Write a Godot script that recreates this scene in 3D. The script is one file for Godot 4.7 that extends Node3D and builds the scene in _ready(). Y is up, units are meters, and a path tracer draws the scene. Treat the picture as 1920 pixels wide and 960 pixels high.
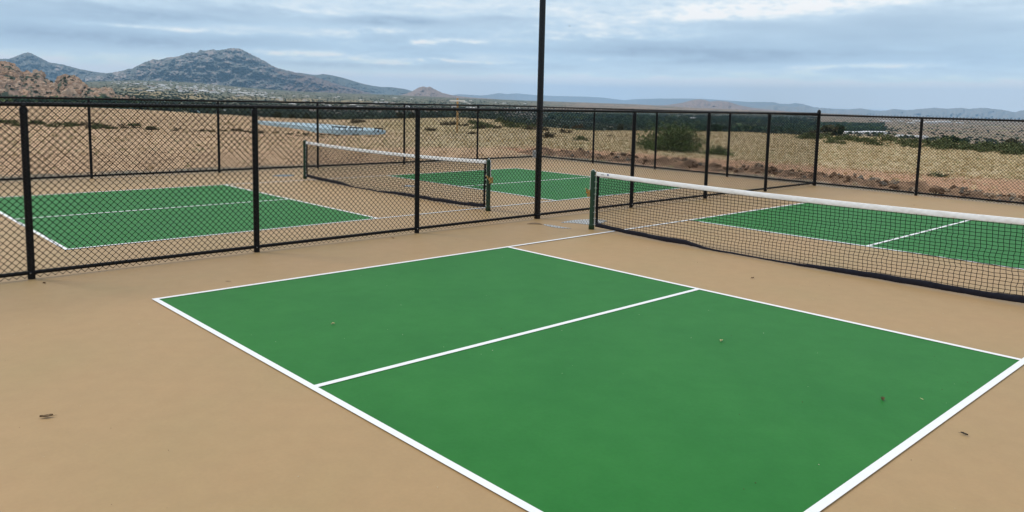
extends Node3D

# ---------------------------------------------------------------- camera numbers (fitted to the court lines)
const FOCAL := 1476.28
const PPX := 960.0
const PPY := 361.6
const YAW := 0.81908
const PITCH := -0.11526
const ROLL := 0.02199
const HAZE := 0.000046
const EYE := Vector3(7.7006, 1.9529, 2.5173)
# court frame: u runs along the sidelines towards the net (-z), v runs along the baseline (+x)
var cam_f := Vector3.ZERO
var cam_r := Vector3.ZERO
var cam_u := Vector3.ZERO
var rng := RandomNumberGenerator.new()
var M := {}
var taken := {}

func P(u: float, v: float, h := 0.0) -> Vector3:
	return Vector3(v, h, -u)

func ray(px: float, py: float) -> Vector3:
	return cam_f + cam_r * ((px - PPX) / FOCAL) - cam_u * ((py - PPY) / FOCAL)

func ground_at(px: float, py: float, h := 0.0) -> Vector3:
	var d := ray(px, py)
	return EYE + d * ((h - EYE.y) / d.y)

func horizon_y(px: float) -> float:
	return 169.9 + px * 0.02187

# ---------------------------------------------------------------- mesh builder
class MB:
	var v := PackedVector3Array()
	var n := PackedVector3Array()
	var c := PackedColorArray()
	var idx := PackedInt32Array()
	var col := Color(1, 1, 1)
	var colored := false

	func vert(p: Vector3, nn: Vector3) -> int:
		v.append(p); n.append(nn)
		if colored: c.append(col)
		return v.size() - 1

	func tri(a: Vector3, b: Vector3, d: Vector3) -> void:
		var nn := (d - a).cross(b - a).normalized()
		var i := vert(a, nn); vert(b, nn); vert(d, nn)
		idx.append_array(PackedInt32Array([i, i + 1, i + 2]))

	func quad(a: Vector3, b: Vector3, d: Vector3, e: Vector3) -> void:
		var nn := (d - a).cross(b - a)
		if nn.length_squared() < 1e-16: nn = (e - a).cross(d - a)
		nn = nn.normalized()
		var i := vert(a, nn); vert(b, nn); vert(d, nn); vert(e, nn)
		idx.append_array(PackedInt32Array([i, i + 1, i + 2, i, i + 2, i + 3]))

	func box(lo: Vector3, hi: Vector3, x := Transform3D.IDENTITY, ch := 0.0) -> void:
		# a box whose upright edges are chamfered by ch
		var out := PackedVector2Array()
		if ch <= 0.0:
			out = PackedVector2Array([Vector2(lo.x, lo.z), Vector2(hi.x, lo.z), Vector2(hi.x, hi.z), Vector2(lo.x, hi.z)])
		else:
			out = PackedVector2Array([Vector2(lo.x + ch, lo.z), Vector2(hi.x - ch, lo.z), Vector2(hi.x, lo.z + ch), Vector2(hi.x, hi.z - ch), Vector2(hi.x - ch, hi.z), Vector2(lo.x + ch, hi.z), Vector2(lo.x, hi.z - ch), Vector2(lo.x, lo.z + ch)])
		var k := out.size()
		for i in k:
			var a := out[i]
			var b := out[(i + 1) % k]
			quad(x * Vector3(a.x, lo.y, a.y), x * Vector3(b.x, lo.y, b.y), x * Vector3(b.x, hi.y, b.y), x * Vector3(a.x, hi.y, a.y))
		for i in range(1, k - 1):
			tri(x * Vector3(out[0].x, hi.y, out[0].y), x * Vector3(out[i].x, hi.y, out[i].y), x * Vector3(out[i + 1].x, hi.y, out[i + 1].y))
			tri(x * Vector3(out[0].x, lo.y, out[0].y), x * Vector3(out[i + 1].x, lo.y, out[i + 1].y), x * Vector3(out[i].x, lo.y, out[i].y))

	func tube(pts: PackedVector3Array, radii: PackedFloat32Array, sides := 8, cap := true) -> void:
		var m := pts.size()
		var first := v.size()
		var last_side := Vector3.ZERO
		for i in m:
			var t := (pts[mini(i + 1, m - 1)] - pts[maxi(i - 1, 0)]).normalized()
			var s := last_side
			if i == 0:
				s = t.cross(Vector3.UP if absf(t.y) < 0.9 else Vector3.RIGHT)
			s = (s - t * s.dot(t)).normalized()
			last_side = s
			var b := t.cross(s)
			var r := radii[mini(i, radii.size() - 1)]
			for k in sides:
				var a := TAU * k / sides
				var d := s * cos(a) + b * sin(a)
				vert(pts[i] + d * r, d)
		for i in m - 1:
			for k in sides:
				var a := first + i * sides + k
				var b2 := first + i * sides + (k + 1) % sides
				idx.append_array(PackedInt32Array([a, b2, a + sides, b2, b2 + sides, a + sides]))
		if cap:
			for e in [0, m - 1]:
				var t2: Vector3 = (pts[m - 1] - pts[m - 2]).normalized() if e > 0 else (pts[0] - pts[1]).normalized()
				var i0 := v.size()
				vert(pts[e], t2)
				for k in sides:
					vert(v[first + e * sides + k], t2)
				for k in sides:
					idx.append_array(PackedInt32Array([i0, i0 + 1 + k, i0 + 1 + (k + 1) % sides]))

	func rod(a: Vector3, b: Vector3, r: float, sides := 8, cap := true) -> void:
		tube(PackedVector3Array([a, b]), PackedFloat32Array([r, r]), sides, cap)

	func lathe(prof: Array, at: Vector3, sides := 16) -> void:
		# prof: [radius, height] pairs from below upwards, turned about the upright through at
		var m := prof.size()
		var first := v.size()
		for i in m:
			var d0: Vector2 = Vector2(prof[mini(i + 1, m - 1)][0], prof[mini(i + 1, m - 1)][1]) - Vector2(prof[maxi(i - 1, 0)][0], prof[maxi(i - 1, 0)][1])
			for k in sides:
				var a := TAU * k / sides
				var o := Vector3(cos(a), 0, sin(a))
				vert(at + o * float(prof[i][0]) + Vector3(0, prof[i][1], 0), (o * d0.y - Vector3(0, d0.x, 0)).normalized())
		for i in m - 1:
			for k in sides:
				var a := first + i * sides + k
				var b := first + i * sides + (k + 1) % sides
				idx.append_array(PackedInt32Array([a, a + sides, b, b, a + sides, b + sides]))

	func grid(w: int, h: int, pts: PackedVector3Array, cols := PackedColorArray()) -> void:
		# w by h points, rows of w; smooth normals by differences
		var first := v.size()
		for j in h:
			for i in w:
				var dx := pts[j * w + mini(i + 1, w - 1)] - pts[j * w + maxi(i - 1, 0)]
				var dy := pts[mini(j + 1, h - 1) * w + i] - pts[maxi(j - 1, 0) * w + i]
				var nn := dx.cross(dy).normalized()
				if nn.y < 0.0: nn = -nn
				v.append(pts[j * w + i]); n.append(nn)
		if cols.size(): c.append_array(cols)
		var quads := PackedInt32Array()
		quads.resize((w - 1) * (h - 1) * 6)
		var q := 0
		for j in h - 1:
			for i in w - 1:
				var a := first + j * w + i
				quads[q] = a; quads[q + 1] = a + 1; quads[q + 2] = a + w
				quads[q + 3] = a + 1; quads[q + 4] = a + w + 1; quads[q + 5] = a + w
				q += 6
		idx.append_array(quads)

	func mesh() -> ArrayMesh:
		# every face is wound so that it fronts the way its normals point
		for k in range(0, idx.size(), 3):
			var i0 := idx[k]
			var i1 := idx[k + 1]
			var i2 := idx[k + 2]
			if (v[i2] - v[i0]).cross(v[i1] - v[i0]).dot(n[i0] + n[i1] + n[i2]) < 0.0:
				idx[k + 1] = i2; idx[k + 2] = i1
		var a := []
		a.resize(Mesh.ARRAY_MAX)
		a[Mesh.ARRAY_VERTEX] = v
		a[Mesh.ARRAY_NORMAL] = n
		if c.size() == v.size() and c.size() > 0: a[Mesh.ARRAY_COLOR] = c
		a[Mesh.ARRAY_INDEX] = idx
		var m := ArrayMesh.new()
		m.add_surface_from_arrays(Mesh.PRIMITIVE_TRIANGLES, a)
		return m

# ---------------------------------------------------------------- scene helpers
func numbered(called: String) -> String:
	var k: int = taken.get(called, 0)
	taken[called] = k + 1
	return called if k == 0 else "%s_%03d" % [called, k]

func obj(called: String, mesh: Mesh, mat: Material, parent: Node = self, at := Transform3D.IDENTITY) -> MeshInstance3D:
	var o := MeshInstance3D.new()
	o.name = numbered(called) if parent == self else called
	o.mesh = mesh
	o.material_override = mat
	o.transform = at
	parent.add_child(o, true)
	return o

func thing(called: String, label: String, category: String, at := Transform3D.IDENTITY, group := "") -> Node3D:
	var o := Node3D.new()
	o.name = numbered(called)
	add_child(o, true)
	o.transform = at
	tag(o, label, category, group)
	return o

func tag(o: Node, label: String, category: String, group := "", kind := "") -> void:
	if label: o.set_meta("label", label)
	if category: o.set_meta("category", category)
	if group: o.set_meta("group", group)
	if kind: o.set_meta("kind", kind)

func noise(sd: int, freq: float, oct := 4, kind := FastNoiseLite.TYPE_SIMPLEX_SMOOTH) -> FastNoiseLite:
	var f := FastNoiseLite.new()
	f.seed = sd
	f.frequency = freq
	f.noise_type = kind
	f.fractal_octaves = oct
	if oct <= 1: f.fractal_type = FastNoiseLite.FRACTAL_NONE
	return f

func lin(r: float, g: float, b: float) -> Color:
	return Color(r, g, b).linear_to_srgb()

func mat(col: Color, rough := 0.8, metal := 0.0, spec := 0.5) -> StandardMaterial3D:
	var m := StandardMaterial3D.new()
	m.albedo_color = col
	m.roughness = rough
	m.metallic = metal
	m.metallic_specular = spec
	return m

func vmat(rough := 0.9, spec := 0.3) -> StandardMaterial3D:
	var m := mat(Color.WHITE, rough, 0.0, spec)
	m.vertex_color_use_as_albedo = true
	return m

func tex(img: Image) -> ImageTexture:
	return ImageTexture.create_from_image(img)

func noise_img(sd: int, freq: float, size: int, oct := 4) -> Image:
	return noise(sd, freq, oct).get_seamless_image(size, size)

# a colour texture: a mix of two tones by broad noise, with fine grain
func two_tone(size: int, a: Color, b: Color, broad: Image, fine: Image, grain: float) -> ImageTexture:
	var im := Image.create(size, size, false, Image.FORMAT_RGB8)
	for y in size:
		for x in size:
			var t := broad.get_pixel(x, y).r
			var g := 1.0 + (fine.get_pixel(x, y).r - 0.5) * grain
			var q := a.lerp(b, t)
			im.set_pixel(x, y, Color(q.r * g, q.g * g, q.b * g).linear_to_srgb())
	return tex(im)

# ---------------------------------------------------------------- sky
func build_sky() -> Image:
	var w := 4096
	var h := 2048
	var nlow := noise(5, 1.0, 4)
	var im := Image.create(512, 256, false, Image.FORMAT_RGB8)
	for y in 256:
		for x in 512:
			var az := TAU * (x + 0.5) / 512.0
			var el := PI * 0.5 - PI * (y + 0.5) / 256.0
			var d := Vector3(sin(az) * cos(el), sin(el), -cos(az) * cos(el))
			im.set_pixel(x, y, sky_high(d, nlow))
	im.resize(w, h, Image.INTERPOLATE_CUBIC)
	# the band near the horizon in detail
	var n1 := noise(11, 1.0, 5)
	var n2 := noise(12, 1.0, 4)
	var feats := []
	# px, py, half width, half height, amount: negative is a grey-blue cloud base, positive a bright cloud
	for f in [[330, 27, 180, 16, -1.2], [60, 35, 120, 24, -0.3], [110, 66, 170, 14, -0.45], [290, 77, 170, 11, -0.6], [470, 72, 120, 10, -0.35], [735, 40, 120, 9, -1.0], [930, 36, 70, 6, -0.55],
			[1160, 92, 260, 8, -0.55], [1340, 108, 210, 12, -0.75], [1250, 78, 180, 8, -0.4], [1700, 62, 320, 30, -0.30], [1560, 40, 240, 18, -0.25], [1620, 98, 200, 7, -0.3], [830, 125, 240, 7, -0.3], [600, 120, 160, 8, -0.35],
			[230, 10, 240, 10, 0.6], [300, 50, 130, 5, 0.7], [420, 43, 110, 9, 0.6], [560, 20, 140, 14, 0.35], [700, 60, 90, 7, 0.5], [795, 82, 22, 4, 1.2], [862, 79, 52, 5, 0.8], [850, 115, 95, 2.5, 0.9], [740, 117, 60, 2, 0.6], [1130, 66, 120, 9, 0.45],
			[1420, 14, 130, 13, 1.1], [1330, 26, 80, 12, 1.1], [1560, 8, 90, 8, 0.8], [1680, 3, 80, 6, 0.6], [1610, 125, 120, 6, 0.45], [1180, 40, 160, 14, 0.35], [1200, 108, 140, 3, 0.4], [560, 99, 130, 5, 0.45], [1020, 15, 200, 12, 0.3]]:
		var d := ray(f[0], f[1]).normalized()
		feats.append([atan2(d.x, -d.z), asin(d.y), float(f[2]) / FOCAL, float(f[3]) / FOCAL, float(f[4])])
	var y0 := int((0.5 - 17.0 / 180.0) * h)
	var y1 := int(0.503 * h)
	for y in range(y0, y1):
		var el := maxf(PI * 0.5 - PI * (y + 0.5) / h, 0.0)
		var near_f := []
		for f in feats:
			if absf(el - f[1]) < f[3] * 3.0: near_f.append(f)
		for x in w:
			var az := TAU * (x + 0.5) / w
			if az > PI: az -= TAU
			var ca := Vector2(cos(az), sin(az))
			# streaks: much finer up and down than along
			var s1 := n1.get_noise_3d(ca.x * 4.5, ca.y * 4.5, el * 30.0)
			var s2 := n2.get_noise_3d(ca.x * 17.0, ca.y * 17.0, el * 105.0)
			var s3 := n2.get_noise_3d(ca.x * 60.0, ca.y * 60.0, el * 260.0)
			var k := s1 * 0.42 + s2 * 0.32 + s3 * 0.22 * smoothstep(0.02, 0.09, el)
			var wob := s1 * 0.006 + s2 * 0.003
			for f in near_f:
				var dx: float = (az - f[0]) / f[2]
				if dx > -2.5 and dx < 2.5:
					var dy: float = (el + wob - f[1]) / f[3]
					k += f[4] * exp(-dx * dx - dy * dy) * (1.0 + s2 * 0.9 + s3 * 0.6)
			var q := sky_low(el, k, az)
			var t := smoothstep(0.19, 0.29, el)
			if t > 0.0: q = q.lerp(im.get_pixel(x, y), t)
			im.set_pixel(x, y, q)
	return im

func sky_low(el: float, k: float, az: float) -> Color:
	# tones of the low sky as they look through the air in front of it
	var e := el * 57.3
	var horizon := Color(0.735, 0.83, 0.893)
	var mid := Color(0.68, 0.80, 0.90)
	var up := Color(0.775, 0.86, 0.93)
	var q := horizon.lerp(mid, smoothstep(0.3, 3.4, e)).lerp(up, smoothstep(3.2, 8.0, e))
	var fade := smoothstep(0.1, 2.2, e)
	if k < 0.0:
		q = q.lerp(Color(0.585, 0.70, 0.81), minf(-k, 1.0) * 0.8 * fade)
	else:
		q = q.lerp(Color(0.95, 0.965, 0.975), minf(k, 1.2) * 0.75 * fade)
	# the clouds stand behind the haze: take the haze's own light away
	var t := exp(-HAZE * minf(27000.0, 800.0 / maxf(sin(el), 0.001)))
	var c := q.srgb_to_linear()
	return Color(clampf((c.r - (1.0 - t) * 0.225) / t, 0.0, 1.0), clampf((c.g - (1.0 - t) * 0.425) / t, 0.0, 1.0), clampf((c.b - (1.0 - t) * 0.64) / t, 0.0, 1.0)).linear_to_srgb()

func sky_high(d: Vector3, nz: FastNoiseLite) -> Color:
	var y := maxf(d.y, 0.02)
	var s := nz.get_noise_3d(d.x / (y + 0.25) * 1.6, 3.0, d.z / (y + 0.25) * 2.4)
	var q := Color(0.80, 0.865, 0.94).lerp(Color(0.90, 0.92, 0.945), smoothstep(0.1, 0.6, d.y))
	if s < 0.0: return q.lerp(Color(0.70, 0.77, 0.88), minf(-s * 1.6, 1.0))
	return q.lerp(Color(0.97, 0.975, 0.98), minf(s * 1.6, 1.0))

# ---------------------------------------------------------------- terrain profile
# pixel height of the near field's far edge and of the far edge of the plain, per picture column
const CREST := [[-400, 192], [0, 197], [150, 201], [250, 205], [350, 211.5], [430, 216], [490, 220], [560, 223], [640, 225], [720, 224], [800, 222], [860, 221], [930, 225], [1000, 238], [1100, 246], [1250, 247], [1400, 249], [1540, 256], [1640, 258], [1720, 264], [1800, 271], [1920, 279], [2400, 296]]
const PLAIN := [[-400, 165], [0, 163], [100, 158], [170, 153], [250, 150.5], [330, 153], [400, 158], [480, 166], [560, 171.5], [640, 174.5], [760, 179], [870, 184], [1000, 189], [1100, 192.5], [1200, 196], [1300, 202], [1400, 206], [1540, 212], [1700, 220], [1920, 225], [2400, 234]]

func along(tab: Array, x: float) -> float:
	if x <= tab[0][0]: return tab[0][1]
	for i in tab.size() - 1:
		if x < tab[i + 1][0]:
			var t: float = (x - tab[i][0]) / float(tab[i + 1][0] - tab[i][0])
			return lerpf(tab[i][1], tab[i + 1][1], t)
	return tab[-1][1]

func slope_at(px: float, py: float) -> float:
	var d := ray(px, py)
	return d.y / Vector2(d.x, d.z).length()

func crest_r(px: float) -> float:
	return (EYE.y + 0.15) / maxf(-slope_at(px, along(CREST, px)), 0.008)

# for one column: ranges and the slopes at which they are seen
func column(px: float) -> Array:
	var yc := along(CREST, px)
	var yt := along(PLAIN, px)
	var rc := crest_r(px)
	var rs := [rc, rc * 1.3, 350.0, 900.0, 2000.0, 4000.0, 7500.0, 9800.0]
	var ys := [yc, yc + 5.0, yc + 2.5, yc - 0.6, lerpf(yc, yt, 0.42), lerpf(yc, yt, 0.76), yt, yt + 1.0]
	return [rs, ys]

func col_y(cl: Array, r: float) -> float:
	var rs: Array = cl[0]
	var ys: Array = cl[1]
	if r <= rs[0]: return ys[0]
	for i in rs.size() - 1:
		if r < rs[i + 1]:
			var t: float = log(r / rs[i]) / log(rs[i + 1] / rs[i])
			return lerpf(ys[i], ys[i + 1], t)
	return ys[-1]

func col_r(cl: Array, y: float) -> float:
	# range at which the valley floor shows at picture height y
	var rs: Array = cl[0]
	var ys: Array = cl[1]
	for i in range(3, rs.size() - 2):
		if y <= ys[i] and y > ys[i + 1]:
			return rs[i] * pow(rs[i + 1] / rs[i], (ys[i] - y) / (ys[i] - ys[i + 1]))
	return rs[3] if y > ys[3] else rs[6]

func flat_dir(px: float) -> Vector3:
	var d := ray(px, horizon_y(px))
	d.y = 0.0
	return d.normalized()

func field_height(p: Vector3) -> float:
	return -0.06 + nz_bump.get_noise_2d(p.x, p.z) * 0.09 + nz_bump.get_noise_2d(p.x * 5.0, p.z * 5.0) * 0.025

func terrain_y(px: float, r: float, p: Vector3, cl: Array) -> float:
	var rc: float = cl[0][0]
	var k := smoothstep(18.0, 45.0, r)
	var f := lerpf(field_height(p), field_height(p) - 0.09, k)
	if r <= rc * 0.9: return f
	var far := EYE.y + r * slope_at(px, col_y(cl, r))
	far += nz_bump.get_noise_2d(p.x * 0.02, p.z * 0.02) * 3.0 * smoothstep(500.0, 2000.0, r)
	return lerpf(f, far, smoothstep(rc * 0.9, rc * 1.02, r))

# a point of the valley floor seen at a pixel
func valley_at(px: float, py: float) -> Vector3:
	var cl := column(px)
	var r := col_r(cl, py)
	var d := flat_dir(px)
	var p := Vector3(EYE.x, 0, EYE.z) + d * r
	p.y = terrain_y(px, r, p, cl)
	return p

func field_at(px: float, py: float) -> Vector3:
	var p := ground_at(px, py, -0.13)
	p.y = field_height(p) - 0.09 * smoothstep(18.0, 45.0, Vector2(p.x - EYE.x, p.z - EYE.z).length())
	return p

var nz_bump: FastNoiseLite
var nz_tone: FastNoiseLite
var nz_fine: FastNoiseLite

const PAD_LO := Vector2(-12.2, -17.35)   # x (v), z (-u)
const PAD_HI := Vector2(24.0, 16.0)

func past_end(p: Vector3) -> float:
	# metres past the pavement's end, which runs a little aslant
	return -p.z - (17.35 - 0.034 * (p.x + 12.2))

func ground_color(px: float, py: float, r: float, rc: float, p: Vector3) -> Color:
	var a := nz_tone.get_noise_2d(p.x, p.z)
	var b := nz_fine.get_noise_2d(p.x, p.z)
	if r < rc * 1.15:
		# near field: straw grass, bare orange dirt, gravel beside the pad
		var straw := Color(0.58, 0.46, 0.295)
		var green := Color(0.44, 0.39, 0.21)
		var dirt := Color(0.58, 0.40, 0.25)
		var red := Color(0.52, 0.31, 0.195)
		var q := straw.lerp(green, clampf(0.3 + a * 0.9, 0, 1) * 0.6)
		var side := smoothstep(850.0, 560.0, px + a * 120.0)
		q = q.lerp(dirt, side)
		var out_e := past_end(p)
		var out_n := PAD_LO.x - p.x
		var away := maxf(out_e, out_n)
		var bare := smoothstep(9.5, 6.5, away + a * 3.0)
		q = q.lerp(red if out_e > out_n * 0.6 else dirt, bare)
		var gr := smoothstep(2.0, 1.2, away + b * 0.7)
		q = q.lerp(Color(0.25, 0.235, 0.18), gr)
		# tyre ruts in the straw
		return q * (1.0 + b * 0.15 + a * 0.12)
	a = nz_tone.get_noise_2d(p.x * 0.07, p.z * 0.07)
	b = nz_tone.get_noise_2d(p.x * 0.4, p.z * 0.4)
	var tan_ := Color(0.29, 0.23, 0.15)
	var scrub := Color(0.11, 0.13, 0.08)
	var mauve := Color(0.20, 0.155, 0.125)
	var pink := Color(0.34, 0.245, 0.175)
	var dark := Color(0.06, 0.09, 0.06)
	var s := clampf(0.5 + (a * 0.6 + b * 0.7) * 1.3, 0, 1)
	var t := tan_.lerp(scrub, 0.35 + 0.65 * s)
	if px < 1020.0:
		var low := smoothstep(196.0, 204.0, py - absf(px - 700.0) * 0.01)
		t = t.lerp(mauve.lerp(scrub, s * 0.5), low * smoothstep(380.0, 500.0, px))
	# teal trees below the outcrops
	t = t.lerp(dark, smoothstep(184.0, 188.0, py) * smoothstep(330.0, 250.0, px))
	# tan humps in front of the town
	for hump in [[282, 177, 34, 7], [362, 181, 34, 6], [455, 184, 40, 4], [560, 188, 60, 4], [640, 191, 70, 3], [250, 168, 26, 4]]:
		var dx: float = (px - hump[0]) / float(hump[2])
		var dy: float = (py - hump[1]) / float(hump[3])
		t = t.lerp(Color(0.34, 0.27, 0.15), smoothstep(1.0, 0.6, dx * dx + dy * dy + a * 0.4) * 0.9)
	# the open plain far out
	var plain := smoothstep(960.0, 1120.0, px) * smoothstep(211.0, 206.0, py - (px - 1100.0) * 0.017)
	t = t.lerp(pink.lerp(scrub, clampf(a * 1.6 + 0.1, 0, 0.8)), plain)
	# the wood in the valley
	var wood := smoothstep(980.0, 1080.0, px) * smoothstep(1560.0, 1520.0, px) * smoothstep(209.0, 213.0, py - (px - 1100.0) * 0.015)
	t = t.lerp(dark.lerp(mauve, clampf(-a, 0, 0.5)), wood * 0.85)
	t = t.lerp(Color(0.16, 0.22, 0.06), smoothstep(1.0, 0.5, pow((px - 1400.0) / 60.0, 2) + pow((py - 237.0) / 5.0, 2)) * 0.9)
	# the brown flats at the far side of the crest shrubs
	var flats := smoothstep(1500.0, 1560.0, px)
	t = t.lerp(Color(0.30, 0.225, 0.16).lerp(scrub, clampf(a * 1.5 + b * 0.4, 0.0, 0.75)), flats)
	t = t.lerp(Color(0.36, 0.31, 0.16), flats * smoothstep(0.75, 0.95, sin(py * 0.75 + a * 2.0)) * 0.5 * smoothstep(232.0, 238.0, py))
	return t

func build_ground() -> void:
	var azs := PackedFloat32Array()     # pixel columns, then the rest of the circle
	var dirs := PackedVector3Array()
	var x := -420.0
	while x <= 2340.0:
		azs.append(x); dirs.append(flat_dir(x)); x += 4.4
	var a0 := atan2(dirs[dirs.size() - 1].x, -dirs[dirs.size() - 1].z)
	var a1 := atan2(dirs[0].x, -dirs[0].z) + TAU
	for i in 61:
		var a := lerpf(a0, a1, (i + 1.0) / 61.0)
		azs.append(lerpf(2340.0, -420.0, (i + 1.0) / 61.0)); dirs.append(Vector3(sin(a), 0, -cos(a)))
	var w := azs.size()
	var rads := PackedFloat32Array()
	var r := 1.2
	while r < 9900.0:
		rads.append(r); r *= 1.026 if r > 12.0 else 1.2
	var h := rads.size()
	var pts := PackedVector3Array()
	var cols := PackedColorArray()
	pts.resize(w * h); cols.resize(w * h)
	for i in w:
		var px := azs[i]
		var cl := column(px)
		for j in h:
			r = rads[j]
			var p := Vector3(EYE.x, 0, EYE.z) + dirs[i] * r
			p.y = terrain_y(px, r, p, cl)
			cols[j * w + i] = ground_color(px, col_y(cl, r), r, cl[0][0], p)
			var inset := minf(minf(p.x - PAD_LO.x, PAD_HI.x - p.x), minf(-past_end(p), PAD_HI.y - p.z))
			if inset > 0.0: p.y = -0.3
			pts[j * w + i] = p
	var mb := MB.new()
	mb.colored = true
	mb.grid(w, h, pts, cols)
	var o := obj("ground", mb.mesh(), M.ground)
	tag(o, "dry straw and bare dirt ground running out to the valley", "", "", "structure")

# ---------------------------------------------------------------- mountains
func mountain(called: String, prof: Array, base: Array, r0: float, r1: float, step: float, rows: int, colour: Callable, rough: float, label: String, sd: int, jag := 0.0) -> void:
	var nz := noise(sd, 1.0, 5)
	var xs := PackedFloat32Array()
	var x: float = prof[0][0]
	while x <= prof[-1][0]:
		xs.append(x); x += step
	var w := xs.size()
	var h := rows + 4
	var pts := PackedVector3Array()
	var cols := PackedColorArray()
	for j in h:
		for i in w:
			var px := xs[i]
			var yt := along(prof, px)
			var yb := maxf(along(base, px), yt + 0.4)
			yt += nz.get_noise_2d(px * 0.11, 7.0) * jag + nz.get_noise_2d(px * 0.35, 9.0) * jag * 0.6
			var t := minf(float(j) / (rows - 1), 1.0)
			var back := maxf(0.0, j - rows + 1.0) / 4.0
			var tall := (yb - yt)
			var n := nz.get_noise_2d(px * 0.035, t * tall * 0.06)
			var n2 := nz.get_noise_2d(px * 0.12 + 40.0, t * tall * 0.15)
			var bulge := sin(PI * minf(t, 1.0))
			var rr := lerpf(r0, r1, t) + (n + n2 * 0.5) * (r1 - r0) * rough * bulge + back * (r1 - r0)
			var y := lerpf(yb + 2.0, yt, pow(t, 0.92)) + back * tall * 1.1
			var p := Vector3(EYE.x, 0, EYE.z) + flat_dir(px) * rr
			p.y = EYE.y + rr * slope_at(px, y)
			pts.append(p)
			cols.append(colour.call(px, y, t, nz))
	var mb := MB.new()
	mb.colored = true
	mb.grid(w, h, pts, cols)
	var o := obj(called, mb.mesh(), M.far)
	tag(o, label, "", "", "structure")

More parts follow.
